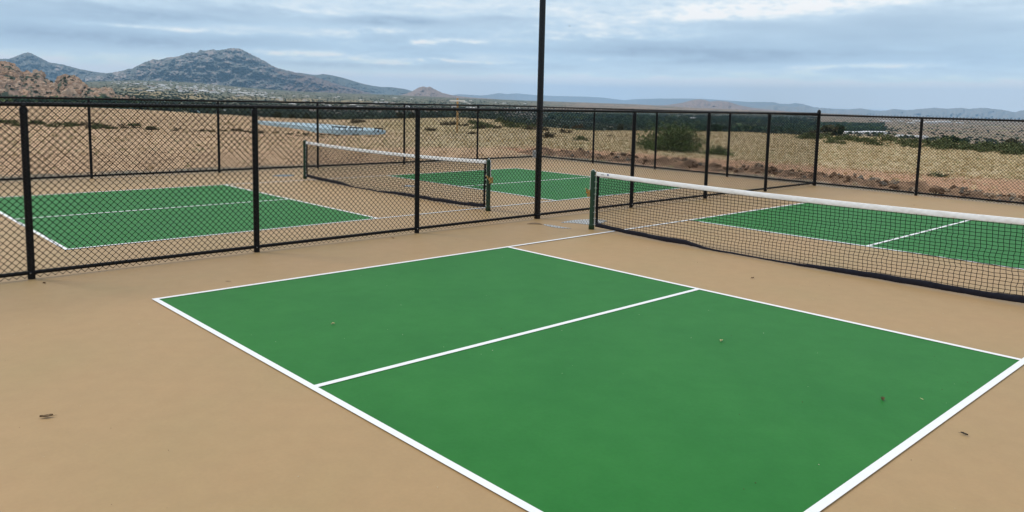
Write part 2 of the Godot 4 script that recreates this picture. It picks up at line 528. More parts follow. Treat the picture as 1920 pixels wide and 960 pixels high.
func build_mountains() -> void:
	var granite := func(px: float, y: float, t: float, nz: FastNoiseLite) -> Color:
		var a := nz.get_noise_2d(px * 0.035, y * 0.075)
		var b := nz.get_noise_2d(px * 0.16 + 90.0, y * 0.34)
		var rock := smoothstep(-0.05, 0.40, a * 0.85 + b * 0.6)
		var q := Color(0.15, 0.15, 0.13).lerp(Color(0.42, 0.34, 0.30), rock * 0.85)
		var red := smoothstep(495.0, 560.0, px + a * 60.0)
		return q.lerp(Color(0.225, 0.15, 0.12).lerp(Color(0.10, 0.09, 0.07), clampf(b * 1.5, 0, 0.6)), red * 0.9)
	var dark := func(px: float, y: float, t: float, nz: FastNoiseLite) -> Color:
		var b := nz.get_noise_2d(px * 0.2, y * 0.4)
		return Color(0.14, 0.145, 0.12).lerp(Color(0.21, 0.17, 0.145), clampf(b * 1.2, 0, 0.6))
	var peak := func(px: float, y: float, t: float, nz: FastNoiseLite) -> Color:
		var a := nz.get_noise_2d(px * 0.12, y * 0.22)
		var b := nz.get_noise_2d(px * 0.5, y * 0.9)
		var rock := smoothstep(0.22, 0.45, a * 0.7 + b * 0.6)
		var q := Color(0.15, 0.15, 0.13).lerp(Color(0.40, 0.33, 0.29), rock * 0.8)
		var scar := smoothstep(1.0, 0.5, pow((px - 111.0) / 8.0, 2) + pow((y - 128.0) / 6.0, 2))
		return q.lerp(Color(0.42, 0.34, 0.29), scar * 0.9)
	var pink := func(px: float, y: float, t: float, nz: FastNoiseLite) -> Color:
		var b := nz.get_noise_2d(px * 0.15, y * 0.5)
		return Color(0.34, 0.24, 0.195).lerp(Color(0.18, 0.155, 0.125), clampf(b * 1.4 + 0.1, 0, 0.7))
	var plain := func(px: float, y: float, t: float, nz: FastNoiseLite) -> Color:
		var b := nz.get_noise_2d(px * 0.1, y * 0.5)
		return Color(0.26, 0.25, 0.22).lerp(Color(0.34, 0.28, 0.23), clampf(0.3 + b, 0, 1))
	mountain("mountain_ridge", [[840, 180], [860, 176.5], [900, 179], [915, 178], [935, 174.5], [950, 176.5], [968, 175], [1000, 178], [1040, 180], [1095, 181], [1130, 183], [1170, 188], [1190, 186], [1220, 185], [1290, 184.5], [1330, 186], [1360, 188], [1400, 191], [1450, 191.5], [1462, 194.5], [1480, 195], [1490, 193], [1505, 195], [1530, 202], [1560, 204], [1640, 208]],
		[[840, 190], [1000, 194], [1300, 203], [1640, 218]], 22000, 25000, 2.0, 10, plain, 0.1, "faint blue mesa ridge along the horizon", 31)
	mountain("mountain_range", [[1380, 206], [1420, 203], [1440, 199], [1452, 196], [1468, 199], [1490, 201], [1500, 198.5], [1510, 197.5], [1525, 201], [1560, 204], [1590, 205], [1612, 203], [1640, 207], [1660, 208], [1675, 204], [1700, 206.5], [1752, 202], [1780, 204], [1800, 202], [1815, 204], [1845, 202], [1880, 206], [1902, 210.5], [1920, 206], [1960, 208], [2050, 204], [2150, 212], [2340, 218]],
		[[1380, 212], [1540, 218], [1700, 225], [1920, 231], [2340, 240]], 15500, 19000, 2.0, 14, plain, 0.25, "long grey blue mountain range above the plain", 32, 0.9)
	mountain("mesa_hill", [[1200, 199], [1250, 197], [1280, 192.5], [1298, 187.5], [1310, 186], [1320, 187], [1331, 190.5], [1345, 189], [1365, 190.5], [1385, 197], [1410, 202], [1440, 205.5], [1500, 211]],
		[[1200, 201], [1300, 206], [1500, 215]], 11000, 12500, 1.6, 16, pink, 0.2, "low pinkish mesa hill on the plain", 33)
	mountain("dark_ridge", [[520, 150], [560, 136], [585, 140], [596, 140.5], [606, 138.5], [622, 141], [640, 145], [660, 151], [680, 157], [700, 161], [715, 163], [735, 163.5], [760, 167], [775, 171.5], [800, 178], [840, 182], [900, 184], [960, 188]],
		[[520, 178], [640, 180], [760, 184], [960, 194]], 13500, 15500, 1.6, 22, dark, 0.3, "dark blue wooded ridge behind the granite mountain", 34)
	mountain("cone_hill", [[735, 182], [760, 176], [773, 171], [785, 164], [793, 162], [800, 163.7], [806, 162.2], [815, 167.5], [830, 174.5], [850, 179], [880, 182.5], [930, 186]],
		[[735, 184], [800, 185], [930, 192]], 10200, 11200, 1.2, 16, pink, 0.25, "small pinkish double topped hill beyond the plain", 35)
	mountain("peak_mountain", [[-420, 128], [-200, 112], [-60, 116], [0, 110], [20, 110.5], [40, 103], [48, 100], [55, 98], [62, 100], [72, 105], [95, 117], [120, 121], [150, 129], [175, 134], [205, 138], [230, 140], [290, 150]],
		[[-420, 175], [0, 170], [290, 165]], 11500, 14000, 1.3, 46, peak, 0.35, "blue grey pointed mountain with pale rock scars", 36, 0.6)
	mountain("granite_mountain", [[160, 144], [185, 140], [215, 135.5], [250, 128], [262, 122], [272, 117], [290, 111], [300, 113], [315, 108], [335, 106], [350, 101], [360, 98], [370, 99], [378, 93], [384, 95], [390, 95], [400, 93], [410, 94.5], [425, 92], [440, 90], [450, 91], [458, 94], [475, 103], [500, 116], [508, 121.5], [522, 128], [550, 135], [585, 142.5], [612, 151], [640, 160], [665, 167], [700, 176]],
		[[160, 160], [300, 165], [480, 175], [700, 184]], 9900, 12500, 1.1, 70, granite, 0.34, "broad rocky granite mountain with a jagged top", 37, 1.3)

# ---------------------------------------------------------------- granite outcrops, town, trees of the valley
func outcrop(prof: Array, py_base: float, r: float, deep: float, label: String, sd: int, count: int) -> void:
	var nz := noise(sd + 1, 1.0, 4)
	var p0: float = prof[0][0]
	var p1: float = prof[-1][0]
	var mid := (p0 + p1) * 0.5
	var foot := Vector3(EYE.x, 0, EYE.z) + flat_dir(mid) * r
	foot.y = EYE.y + r * slope_at(mid, py_base)
	var root := thing("granite_outcrop", label, "rock outcrop", Transform3D(Basis.IDENTITY, foot), "granite outcrops before the town")
	var surface := func(px: float, s: float) -> Vector3:
		var rr := r + (s - 0.45) * deep
		var dome := pow(maxf(0.0, 1.0 - pow(absf(s - 0.66) / 0.68, 1.7)), 0.9)
		var tall := maxf(py_base - along(prof, px), 0.0) * rr / FOCAL
		var p := Vector3(EYE.x, 0, EYE.z) + flat_dir(px) * rr
		p.y = EYE.y + rr * slope_at(px, py_base) - 3.0 + (tall + 3.0) * dome
		return p - foot
	var w := int((p1 - p0) / 1.5) + 1
	var h := 40
	var pts := PackedVector3Array()
	var cols := PackedColorArray()
	for j in h:
		for i in w:
			var p: Vector3 = surface.call(p0 + i * 1.5, float(j) / (h - 1))
			p.y -= 2.0
			p += Vector3(nz.get_noise_3dv(p * 0.08), nz.get_noise_3dv(p * 0.08 + Vector3(50, 0, 0)), 0) * 4.0
			pts.append(p)
			var g := nz.get_noise_3dv(p * 0.06)
			cols.append(Color(0.33, 0.235, 0.175).lerp(Color(0.07, 0.085, 0.055), smoothstep(-0.05, 0.15, g)))
	var mb := MB.new()
	mb.colored = true
	mb.grid(w, h, pts, cols)
	obj("slope", mb.mesh(), M.far, root)
	var shapes := []
	for k in 5: shapes.append(blob(Vector3(1, 0.85, 1), 9, 14, sd * 3 + k, 0.42))
	var rg := RandomNumberGenerator.new()
	rg.seed = sd
	for k in count:
		var px := rg.randf_range(p0, p1)
		var s := rg.randf_range(0.08, 0.72)
		var tall := py_base - along(prof, px)
		if tall < 4.0: continue
		var p: Vector3 = surface.call(px, s)
		if nz.get_noise_3dv(p * 0.06) > 0.12 and rg.randf() < 0.8: continue
		var size := minf(rg.randf_range(2.5, 7.5) * (1.0 + pow(rg.randf(), 4.0)), tall * r / FOCAL * 0.3)
		p.y -= size * 1.0
		var rot := Basis.from_euler(Vector3(rg.randf_range(-0.3, 0.3), rg.randf() * TAU, rg.randf_range(-0.3, 0.3)))
		obj("boulder", shapes[rg.randi() % 5], [M.granite_a, M.granite_b, M.granite_c][rg.randi() % 3], root, Transform3D(rot.scaled(Vector3(size * 1.15, size * rg.randf_range(0.8, 1.5), size)), p))
	# scrub in the clefts
	for k in count / 5:
		var px := rg.randf_range(p0, p1)
		if py_base - along(prof, px) < 5.0: continue
		var p: Vector3 = surface.call(px, rg.randf_range(0.05, 0.6))
		var sc := rg.randf_range(1.2, 2.6)
		obj("shrub", cleft_shrub, M.leaf_far, root, Transform3D(Basis(Vector3.UP, rg.randf() * TAU).scaled(Vector3.ONE * sc), p + Vector3(0, sc * 0.2, 0)))

var cleft_shrub: Mesh

func house_mesh(lx: float, lz: float, wall: float, rise: float, roof: Color, walls: Color) -> ArrayMesh:
	var mb := MB.new()
	mb.colored = true
	mb.col = walls
	mb.box(Vector3(-lx, -2.0, -lz), Vector3(lx, wall, lz))
	mb.col = Color(0.05, 0.055, 0.06)
	for k in 3:
		var x := lerpf(-lx, lx, 0.2 + 0.3 * k)
		mb.quad(Vector3(x - 0.7, 1.0, lz + 0.04), Vector3(x + 0.7, 1.0, lz + 0.04), Vector3(x + 0.7, 2.2, lz + 0.04), Vector3(x - 0.7, 2.2, lz + 0.04))
	mb.col = roof
	var e := 0.5
	var a := Vector3(-lx - e, wall, -lz - e); var b := Vector3(lx + e, wall, -lz - e)
	var c := Vector3(lx + e, wall, lz + e); var d := Vector3(-lx - e, wall, lz + e)
	var r1 := Vector3(-lx * 0.8, wall + rise, 0); var r2 := Vector3(lx * 0.8, wall + rise, 0)
	mb.quad(a, b, r2, r1); mb.quad(c, d, r1, r2); mb.tri(b, c, r2); mb.tri(d, a, r1)
	return mb.mesh()

func build_town() -> void:
	var kinds := []
	for k in [[8.0, 5.5, 3.2, 2.4, Color(0.55, 0.53, 0.50), Color(0.82, 0.80, 0.75)], [9.5, 6.0, 3.4, 2.0, Color(0.70, 0.68, 0.66), Color(0.62, 0.54, 0.45)], [7.0, 6.0, 5.6, 2.2, Color(0.30, 0.22, 0.18), Color(0.76, 0.74, 0.70)], [11.0, 5.0, 3.0, 1.6, Color(0.78, 0.78, 0.78), Color(0.66, 0.62, 0.56)]]:
		kinds.append(house_mesh(k[0], k[1], k[2], k[3], k[4], k[5]))
	var names := ["pale grey roofed bungalow in the hillside town", "wide light roofed house in the hillside town", "brown roofed two storey house in the hillside town", "long white roofed house in the hillside town"]
	rng.seed = 77
	var n := 0
	while n < 165:
		var t := rng.randf()
		var px := lerpf(205.0, 500.0, pow(t, 0.75))
		var mid := lerpf(155.0, 176.0, (px - 205.0) / 295.0)
		var py := mid + rng.randfn(0.0, 5.0) - (4.0 if px < 280.0 else 0.0)
		if py < along(PLAIN, px) + 2.0 or py > 183.0: continue
		var p := valley_at(px, py)
		var k := rng.randi() % 4
		var o := obj("town_house", kinds[k], M.far, self, Transform3D(Basis(Vector3.UP, rng.randf() * TAU).scaled(Vector3.ONE * rng.randf_range(0.65, 1.15)), p))
		tag(o, names[k], "house", "houses of the hillside town")
		n += 1
	# scattered houses further along the slope
	for k in 46:
		var px := rng.randf_range(500.0, 1010.0)
		var py := lerpf(along(PLAIN, px), along(CREST, px), rng.randf_range(0.12, 0.55))
		var o := obj("valley_house", kinds[rng.randi() % 4], M.far, self, Transform3D(Basis(Vector3.UP, rng.randf() * TAU), valley_at(px, py)))
		tag(o, "lone pale house among the scrub of the wide valley", "house", "houses scattered in the valley scrub")
	# long white sheds out on the brown flats
	var shed := house_mesh(26.0, 9.0, 5.0, 1.6, Color(0.75, 0.76, 0.78), Color(0.70, 0.68, 0.65))
	for s in [[1665, 229, 0.8], [1690, 228, 0.6], [1722, 228, 1.0], [1745, 231, 1.3], [1770, 231, 1.5], [1800, 231, 0.8], [1655, 227, 0.5], [1710, 231, 0.7]]:
		var o := obj("white_shed", shed, M.far, self, Transform3D(Basis(Vector3.UP, YAW + 0.2).scaled(Vector3.ONE * float(s[2])), valley_at(s[0], s[1])))
		tag(o, "long low white shed on the brown flats", "shed", "sheds on the brown flats")
	for s in [[1590, 249.5, 0.5], [1602, 250, 0.5], [1620, 250, 0.4], [1642, 249.5, 0.7], [1700, 257.5, 0.4], [1722, 258.5, 0.5]]:
		var o := obj("low_barn", shed, M.far, self, Transform3D(Basis(Vector3.UP, YAW).scaled(Vector3(s[2], 0.5, s[2])), valley_at(s[0], s[1])))
		tag(o, "low pale barn by the dark trees below the field", "barn", "barns by the dark trees")
	for s in [[1285, 221, 0.7], [1297, 223, 0.9], [1305, 223.5, 0.6]]:
		var o := obj("wood_shed", shed, M.far, self, Transform3D(Basis(Vector3.UP, YAW + 0.6).scaled(Vector3.ONE * float(s[2])), valley_at(s[0], s[1])))
		tag(o, "white roofed shed in the dark valley wood", "shed", "sheds in the valley wood")
	# three white vans beyond the dirt field
	for px in [420.0, 432.0, 443.0]:
		var p := valley_at(px, 209.5)
		var t := thing("parked_van", "white van parked beyond the dirt field", "van", Transform3D(Basis(Vector3.UP, YAW), p), "white vans in a row")
		var mb := MB.new()
		mb.box(Vector3(-2.6, 0.35, -0.95), Vector3(2.6, 2.3, 0.95), Transform3D.IDENTITY, 0.3)
		obj("body", mb.mesh(), M.white_paint, t)
		for x in [-1.6, 1.6]:
			mb = MB.new()
			mb.rod(Vector3(x, 0.38, -0.98), Vector3(x, 0.38, 0.98), 0.38, 12)
			obj("wheel", mb.mesh(), M.black, t)

func blob(rad: Vector3, rings: int, sides: int, sd: int, amp: float, flat := true, colours := []) -> ArrayMesh:
	var nz := noise(sd, 0.9, 3)
	var pts := []
	for j in rings + 1:
		var row := []
		for i in sides:
			var a := TAU * i / sides
			var b := PI * j / rings
			var d := Vector3(sin(b) * cos(a), cos(b), sin(b) * sin(a))
			row.append(d * rad * (1.0 + amp * nz.get_noise_3dv(d * 1.6) * 1.6))
		pts.append(row)
	var mb := MB.new()
	if colours.size(): mb.colored = true
	for j in rings:
		for i in sides:
			if colours.size(): mb.col = colours[(i * 7 + j * 13) % colours.size()]
			var a: Vector3 = pts[j][i]; var b: Vector3 = pts[j][(i + 1) % sides]
			var c: Vector3 = pts[j + 1][(i + 1) % sides]; var d: Vector3 = pts[j + 1][i]
			if j == 0: mb.tri(a, c, d)
			elif j == rings - 1: mb.tri(a, b, d)
			else:
				mb.tri(a, b, c); mb.tri(a, c, d)
	return mb.mesh()

func scatter(called: String, mesh: Mesh, m: Material, xf: Array, cols: PackedColorArray, label: String) -> void:
	var mm := MultiMesh.new()
	mm.transform_format = MultiMesh.TRANSFORM_3D
	mm.use_colors = true
	mm.mesh = mesh
	mm.instance_count = xf.size()
	for i in xf.size():
		mm.set_instance_transform(i, xf[i])
		mm.set_instance_color(i, cols[i])
	var o := MultiMeshInstance3D.new()
	o.name = numbered(called)
	o.multimesh = mm
	o.material_override = m
	add_child(o, true)
	tag(o, label, "", "", "stuff")

func build_valley_plants() -> void:
	rng.seed = 99
	# small far trees: a ragged crown of facets
	var tree := leaf_mass(Vector3(1.0, 0.75, 1.0), 14, 90, 0.42, 41, [Color(1, 1, 1), Color(0.8, 0.85, 0.75), Color(1.15, 1.1, 0.9)], false)
	var xf := []
	var cols := PackedColorArray()
	for k in 17000:
		var px := rng.randf_range(-60.0, 1990.0)
		var yc := along(CREST, px)
		var yt := along(PLAIN, px)
		var py := lerpf(yt, yc, pow(rng.randf(), 0.9))
		if px > 1000.0 and py < 208.0 + (px - 1100.0) * 0.017 and rng.randf() < 0.75: continue
		if px > 1530.0 and rng.randf() < 0.88: continue
		var p := valley_at(px, py)
		var s := rng.randf_range(1.4, 3.2)
		xf.append(Transform3D(Basis(Vector3.UP, rng.randf() * TAU).scaled(Vector3(s * 1.3, s, s * 1.3)), p + Vector3(0, s * 0.4, 0)))
		var g := rng.randf_range(0.7, 1.25)
		cols.append(Color(0.085 * g, 0.105 * g, 0.065 * g))
	scatter("valley_scrub", tree, M.leaf_far, xf, cols, "dark juniper scrub dotted over the wide valley")
	xf = []
	cols = PackedColorArray()
	for k in 5200:
		var px := rng.randf_range(1030.0, 1540.0)
		var low := lerpf(216.0, 222.0, (px - 1030.0) / 500.0)
		var high := lerpf(224.0, 250.0, smoothstep(1030.0, 1330.0, px))
		var py := rng.randf_range(low, high)
		if rng.randf() < 0.25: px = rng.randf_range(1535.0, 1660.0); py = rng.randf_range(233.0, 247.0)
		elif rng.randf() < 0.10: px = rng.randf_range(-40.0, 260.0); py = rng.randf_range(185.0, 198.0)
		elif absf(px - 1400.0) < 70.0 and py > 232.0 and py < 242.0: continue
		var p := valley_at(px, py)
		var s := rng.randf_range(3.0, 6.0) * (0.75 if py > 235.0 else 1.0)
		xf.append(Transform3D(Basis(Vector3.UP, rng.randf() * TAU).scaled(Vector3(s, s * 1.1, s)), p + Vector3(0, s * 0.6, 0)))
		var g := rng.randf_range(0.6, 1.5)
		if rng.randf() < 0.2: cols.append(Color(0.11 * g, 0.14 * g, 0.06 * g))
		else: cols.append(Color(0.06 * g, 0.10 * g, 0.06 * g))
	scatter("valley_wood", tree, M.leaf_far, xf, cols, "dark green wood filling the valley bottom")
	# trees one can tell apart beyond the crest of the field
	rng.seed = 5
	for t in [[1784, 266, 30, 10, 0], [1806, 266, 20, 9, 0], [1871, 277, 16, 8, 0], [1899, 275, 24, 16, 1], [1560, 250, 40, 16, 1], [1575, 246, 20, 12, 0], [1345, 246, 26, 12, 0], [750, 222, 16, 12, 1], [775, 223, 22, 13, 1], [520, 221, 16, 12, 2], [598, 226, 14, 12, 2], [548, 222, 12, 8, 2], [1165, 243, 12, 12, 1], [1062, 243, 12, 10, 1], [574, 222, 14, 9, 2]]:
		var r := 260.0 if t[4] != 2 else 130.0
		var px := float(t[0])
		var p := Vector3(EYE.x, 0, EYE.z) + flat_dir(px) * r
		p.y = terrain_y(px, r, p, column(px)) - 0.4
		var top := EYE.y + r * slope_at(px, float(t[1]) - float(t[3]))
		var half := float(t[2]) * 0.5 * r / FOCAL
		var tall := maxf(top - p.y, 1.5)
		var lab: String = ["dark green round tree beyond the field edge", "brownish olive tree beyond the field edge", "small dark tree behind the pale slab"][t[4]]
		var tr := thing("valley_tree", lab, "tree", Transform3D(Basis.IDENTITY, p), ["green trees beyond the field edge", "olive trees beyond the field edge", "trees behind the pale slab"][t[4]])
		var mb := MB.new()
		mb.tube(PackedVector3Array([Vector3(0, 0, 0), Vector3(0.1, tall * 0.35, 0), Vector3(0, tall * 0.7, 0.1)]), PackedFloat32Array([0.22, 0.16, 0.07]), 7)
		obj("trunk", mb.mesh(), M.bark, tr)
		var g: Array = [[Color(0.03, 0.06, 0.03), Color(0.04, 0.07, 0.035)], [Color(0.09, 0.085, 0.045), Color(0.065, 0.075, 0.04)], [Color(0.05, 0.065, 0.03), Color(0.07, 0.08, 0.04)]][t[4]]
		var cr := leaf_mass(Vector3(half, tall * 0.42, half), 18, 900, half * 0.16 + 0.1, rng.randi() % 1000, g, false)
		obj("crown", cr, M.leaf, tr, Transform3D(Basis.IDENTITY, Vector3(0, tall * 0.6, 0)))

# many small leaf faces gathered in clumps within an ellipsoid
func leaf_mass(rad: Vector3, clumps: int, leaves: int, size: float, sd: int, colours: Array, ground_flat: bool) -> ArrayMesh:
	var rg := RandomNumberGenerator.new()
	rg.seed = sd
	var mb := MB.new()
	mb.colored = true
	var centres := []
	for k in clumps:
		var d := Vector3(rg.randfn(), rg.randfn(), rg.randfn()).normalized() * pow(rg.randf(), 0.45) * 0.8
		if ground_flat: d.y = absf(d.y)
		centres.append(d)
	for k in leaves:
		var c: Vector3 = centres[rg.randi() % clumps]
		var o := Vector3(rg.randfn(), rg.randfn(), rg.randfn()) * 0.17
		var p := (c + o) * rad
		if ground_flat: p.y = absf(p.y)
		var a := Vector3(rg.randfn(), rg.randfn(), rg.randfn()).normalized()
		var b := a.cross(Vector3(rg.randfn(), rg.randfn(), rg.randfn()).normalized()).normalized()
		var s := size * rg.randf_range(0.6, 1.3)
		var q: Color = colours[rg.randi() % colours.size()]
		var g := rg.randf_range(0.8, 1.2)
		mb.col = Color(q.r * g, q.g * g, q.b * g)
		mb.quad(p - a * s, p - b * s * 0.45, p + a * s, p + b * s * 0.45)
	return mb.mesh()

func bush(called: String, label: String, at: Vector3, rad: Vector3, clumps: int, leaves: int, size: float, sd: int, colours: Array, stems: int, group := "") -> Node3D:
	var t := thing(called, label, "bush", Transform3D(Basis.IDENTITY, at), group)
	var rg := RandomNumberGenerator.new()
	rg.seed = sd + 3
	var mb := MB.new()
	for k in stems:
		var d := Vector3(rg.randfn() * 0.45 * rad.x, rad.y * rg.randf_range(0.5, 0.95), rg.randfn() * 0.45 * rad.z)
		mb.tube(PackedVector3Array([Vector3(d.x * 0.1, -0.03, d.z * 0.1), d * 0.5 + Vector3(rg.randfn(), 0, rg.randfn()) * 0.05 * rad.x, d]), PackedFloat32Array([0.022, 0.014, 0.005]), 5)
	obj("stem", mb.mesh(), M.bark, t)
	obj("foliage", leaf_mass(rad, clumps, leaves, size, sd, colours, true), M.leaf, t)
	return t

# ---------------------------------------------------------------- near field
func build_field() -> void:
	# the large bush and the smaller one behind the end fence
	var g1 := [Color(0.09, 0.14, 0.045), Color(0.12, 0.18, 0.055), Color(0.07, 0.105, 0.04), Color(0.15, 0.165, 0.08)]
	bush("green_bush", "large spreading green bush behind the end fence", field_at(1256, 284), Vector3(1.75, 1.32, 1.5), 60, 7000, 0.055, 301, g1, 26)
	bush("green_bush", "small green bush beside the large spreading bush", field_at(1346, 291), Vector3(0.72, 0.5, 0.6), 26, 1500, 0.045, 302, g1, 10)
	bush("weed_bush", "lone grey green weed on bare red dirt", field_at(1760, 332), Vector3(0.36, 0.15, 0.3), 18, 700, 0.028, 303, [Color(0.10, 0.13, 0.06), Color(0.14, 0.15, 0.08)], 8)
	# shrubs along the crest
	var g2 := [Color(0.105, 0.125, 0.05), Color(0.13, 0.14, 0.06), Color(0.08, 0.105, 0.042)]
	var g3 := [Color(0.095, 0.075, 0.045), Color(0.075, 0.065, 0.04)]
	var shapes := []
	for k in 4:
		shapes.append(leaf_mass(Vector3(0.5, 0.3, 0.42), 20, 420, 0.05, 400 + k, g2, true))
	for k in 2:
		shapes.append(leaf_mass(Vector3(0.42, 0.26, 0.4), 16, 320, 0.045, 420 + k, g3, true))
	rng.seed = 21
	var spots := []
	for k in 74:
		var px := rng.randf_range(1500.0, 1925.0)
		var yc := along(CREST, px)
		var py := yc + 4.0 + absf(rng.randfn(0.0, 4.5))
		if px < 1560.0: py = yc + 1.0 + rng.randf() * 6.0
		spots.append([px, py, rng.randi() % 4, rng.randf_range(1.0, 1.7)])
	for s in [[1560, 270, 1, 1.3], [1576, 271, 2, 1.0], [1612, 268, 0, 1.2], [1690, 271, 3, 1.4], [1700, 274, 1, 1.1], [1775, 274, 2, 1.0], [1830, 279, 0, 1.2], [1870, 284, 3, 1.1]]: spots.append(s)
	for s in spots:
		var p := field_at(s[0], s[1])
		p.y = minf(p.y, terrain_y(s[0], Vector2(p.x - EYE.x, p.z - EYE.z).length(), p, column(s[0])))
		shrub(p, shapes[s[2]], s[3], "crest_shrub", "%s green shrub along the crest of the straw field" % ("wide low" if s[3] > 1.35 else "small low"), "shrubs along the field crest")
	for k in 34:
		var px := rng.randf_range(880.0, 1010.0)
		var py := rng.randf_range(227.0, 241.0) if px < 985.0 else rng.randf_range(240.0, 246.0)
		if py < along(CREST, px) + 1.0: continue
		shrub(field_at(px, py), shapes[rng.randi() % 4], rng.randf_range(0.9, 1.5), "slope_shrub", "low green shrub on the grassy slope by the wooden post", "shrubs on the grassy slope")
	for s in [[838, 235, 4, 1.7], [850, 234, 5, 1.6], [868, 236, 4, 1.4], [809, 246, 5, 1.3], [1000, 244, 4, 1.5], [1031, 257, 5, 1.5], [1090, 263, 1, 1.3], [1082, 239, 4, 1.5], [930, 241, 4, 1.2], [905, 241, 5, 1.3], [884, 252, 5, 1.0], [670, 231, 4, 1.6], [676, 229, 5, 1.5], [1145, 256, 4, 0.8], [1060, 249, 4, 1.4], [1022, 246, 5, 1.4], [1212, 275, 1, 1.6], [1225, 280, 2, 1.4], [1530, 250, 4, 1.4]]:
		shrub(field_at(s[0], s[1]), shapes[s[2]], s[3], "dry_shrub", "low brown dry shrub standing alone in the straw field", "dry shrubs in the straw field")
	# ragged line of weeds across the dirt field
	for k in 62:
		var px := rng.randf_range(-30.0, 285.0)
		var py := 230.0 + px * 0.038 + rng.randfn(0.0, 2.0)
		shrub(field_at(px, py), shapes[rng.randi() % 6], rng.randf_range(0.45, 0.95), "field_weed", "ragged dry weed in the dark line across the dirt field", "weeds across the dirt field")
	for k in 46:
		var px := rng.randf_range(320.0, 700.0)
		var py := 243.0 + (px - 320.0) * 0.035 + rng.randfn(0.0, 1.6)
		shrub(field_at(px, py), shapes[4 + rng.randi() % 2], rng.randf_range(0.35, 0.7), "dirt_weed", "small brown weed in the broken line below the pale slab", "weeds below the pale slab")
	# rocks and clods heaped behind the end fence
	var rocks := []
	for k in 6:
		rocks.append(blob(Vector3(0.5, 0.36, 0.42), 5, 8, 500 + k, 0.55))
	rng.seed = 31
	for k in 250:
		var v := lerpf(-13.5, 3.6, pow(rng.randf(), 0.8))
		var mid := lerpf(20.0, 18.75, smoothstep(-6.0, 1.5, v))
		var u := mid + rng.randfn(0.0, 0.34)
		var p := P(u, v)
		var big := rng.randf_range(0.07, 0.2) * (1.0 if rng.randf() < 0.75 else 1.5)
		p.y = field_height(p) + berm(u - mid, v) * 0.92
		var tone: int = [0, 1, 0, 2][rng.randi() % 4] if v < 0.3 else rng.randi() % 3
		var o := obj("berm_rock", rocks[k % 6], [M.rock_brown, M.rock_grey, M.rock_tan][tone], self,
			Transform3D(Basis.from_euler(Vector3(rng.randf() * 6.0, rng.randf() * 6.0, rng.randf() * 6.0)).scaled(Vector3(big, big * 0.8, big)), p))
		tag(o, "%s %s rock in the dirt bank behind the end fence" % ["large" if big > 0.2 else "fist sized" if big < 0.11 else "rough", ["brown", "grey", "tan"][tone]], "rock", "rocks in the bank behind the end fence")
	# the bank of dirt under the rocks
	var w := 180
	var h := 22
	var pts := PackedVector3Array()
	var cols := PackedColorArray()
	for j in h:
		for i in w:
			var v := lerpf(-15.0, 5.0, i / (w - 1.0))
			var mid := lerpf(20.0, 18.75, smoothstep(-6.0, 1.5, v))
			var o := lerpf(-1.15, 1.15, j / (h - 1.0))
			var p := P(mid + o, v)
			p.y = field_height(p) - 0.02 + berm(o, v) + nz_bump.get_noise_2d(p.x * 12.0, p.z * 12.0) * 0.10 * smoothstep(1.15, 0.7, absf(o))
			if absf(o) > 1.1: p.y -= 0.1
			pts.append(p)
			var b := nz_fine.get_noise_2d(p.x * 3.0, p.z * 3.0)
			cols.append(Color(0.33, 0.215, 0.14).lerp(Color(0.16, 0.105, 0.07), clampf(0.5 + b * 1.6, 0, 1)))
	var mb := MB.new()
	mb.colored = true
	mb.grid(w, h, pts, cols)
	tag(obj("dirt_bank", mb.mesh(), M.ground), "low bank of brown dirt clods behind the end fence", "", "", "structure")
	# straw grass
	var tuft := MB.new()
	tuft.colored = true
	rng.seed = 61
	for k in 9:
		var a := rng.randf() * TAU
		var d := Vector3(cos(a), 0, sin(a))
		var s := Vector3(-d.z, 0, d.x) * 0.012
		var root := d * rng.randf() * 0.05
		var tip := root + d * rng.randf_range(0.03, 0.12) + Vector3(0, rng.randf_range(0.05, 0.13), 0)
		tuft.tri(root - s, root + s, tip)
	var xf := []
	var gc := PackedColorArray()
	for k in 60000:
		var px := rng.randf_range(-60.0, 1980.0)
		var yc := along(CREST, px)
		var far := minf(crest_r(px) * 1.02, 110.0)
		var r := sqrt(rng.randf_range(15.0 * 15.0, far * far))
		if rng.randf() < 0.3: r = rng.randf_range(15.0, far)
		var p := Vector3(EYE.x, 0, EYE.z) + flat_dir(px) * r
		var away := maxf(past_end(p), PAD_LO.x - p.x)
		if away < 0.8: continue
		var a := nz_tone.get_noise_2d(p.x, p.z)
		var dirt := smoothstep(850.0, 560.0, px + a * 120.0)
		if away + a * 3.0 < 7.5 and rng.randf() < 0.9: continue
		if rng.randf() < dirt * 0.72: continue
		p.y = terrain_y(px, r, p, column(px)) - 0.01
		var s := rng.randf_range(0.6, 1.3)
		xf.append(Transform3D(Basis(Vector3.UP, rng.randf() * TAU).scaled(Vector3(s, s * rng.randf_range(0.6, 1.2), s)), p))
		var g := rng.randf_range(0.86, 1.14)
		if rng.randf() < 0.10: gc.append(Color(0.30 * g, 0.29 * g, 0.14 * g))
		else: gc.append(Color(0.60 * g, 0.485 * g, 0.30 * g))
	scatter("straw_grass", tuft.mesh(), M.straw, xf, gc, "short dry straw coloured grass over the field")
	# gravel and clods by the fences and on the dirt
	var peb := blob(Vector3(0.5, 0.35, 0.45), 4, 6, 611, 0.4)
	xf = []
	gc = PackedColorArray()
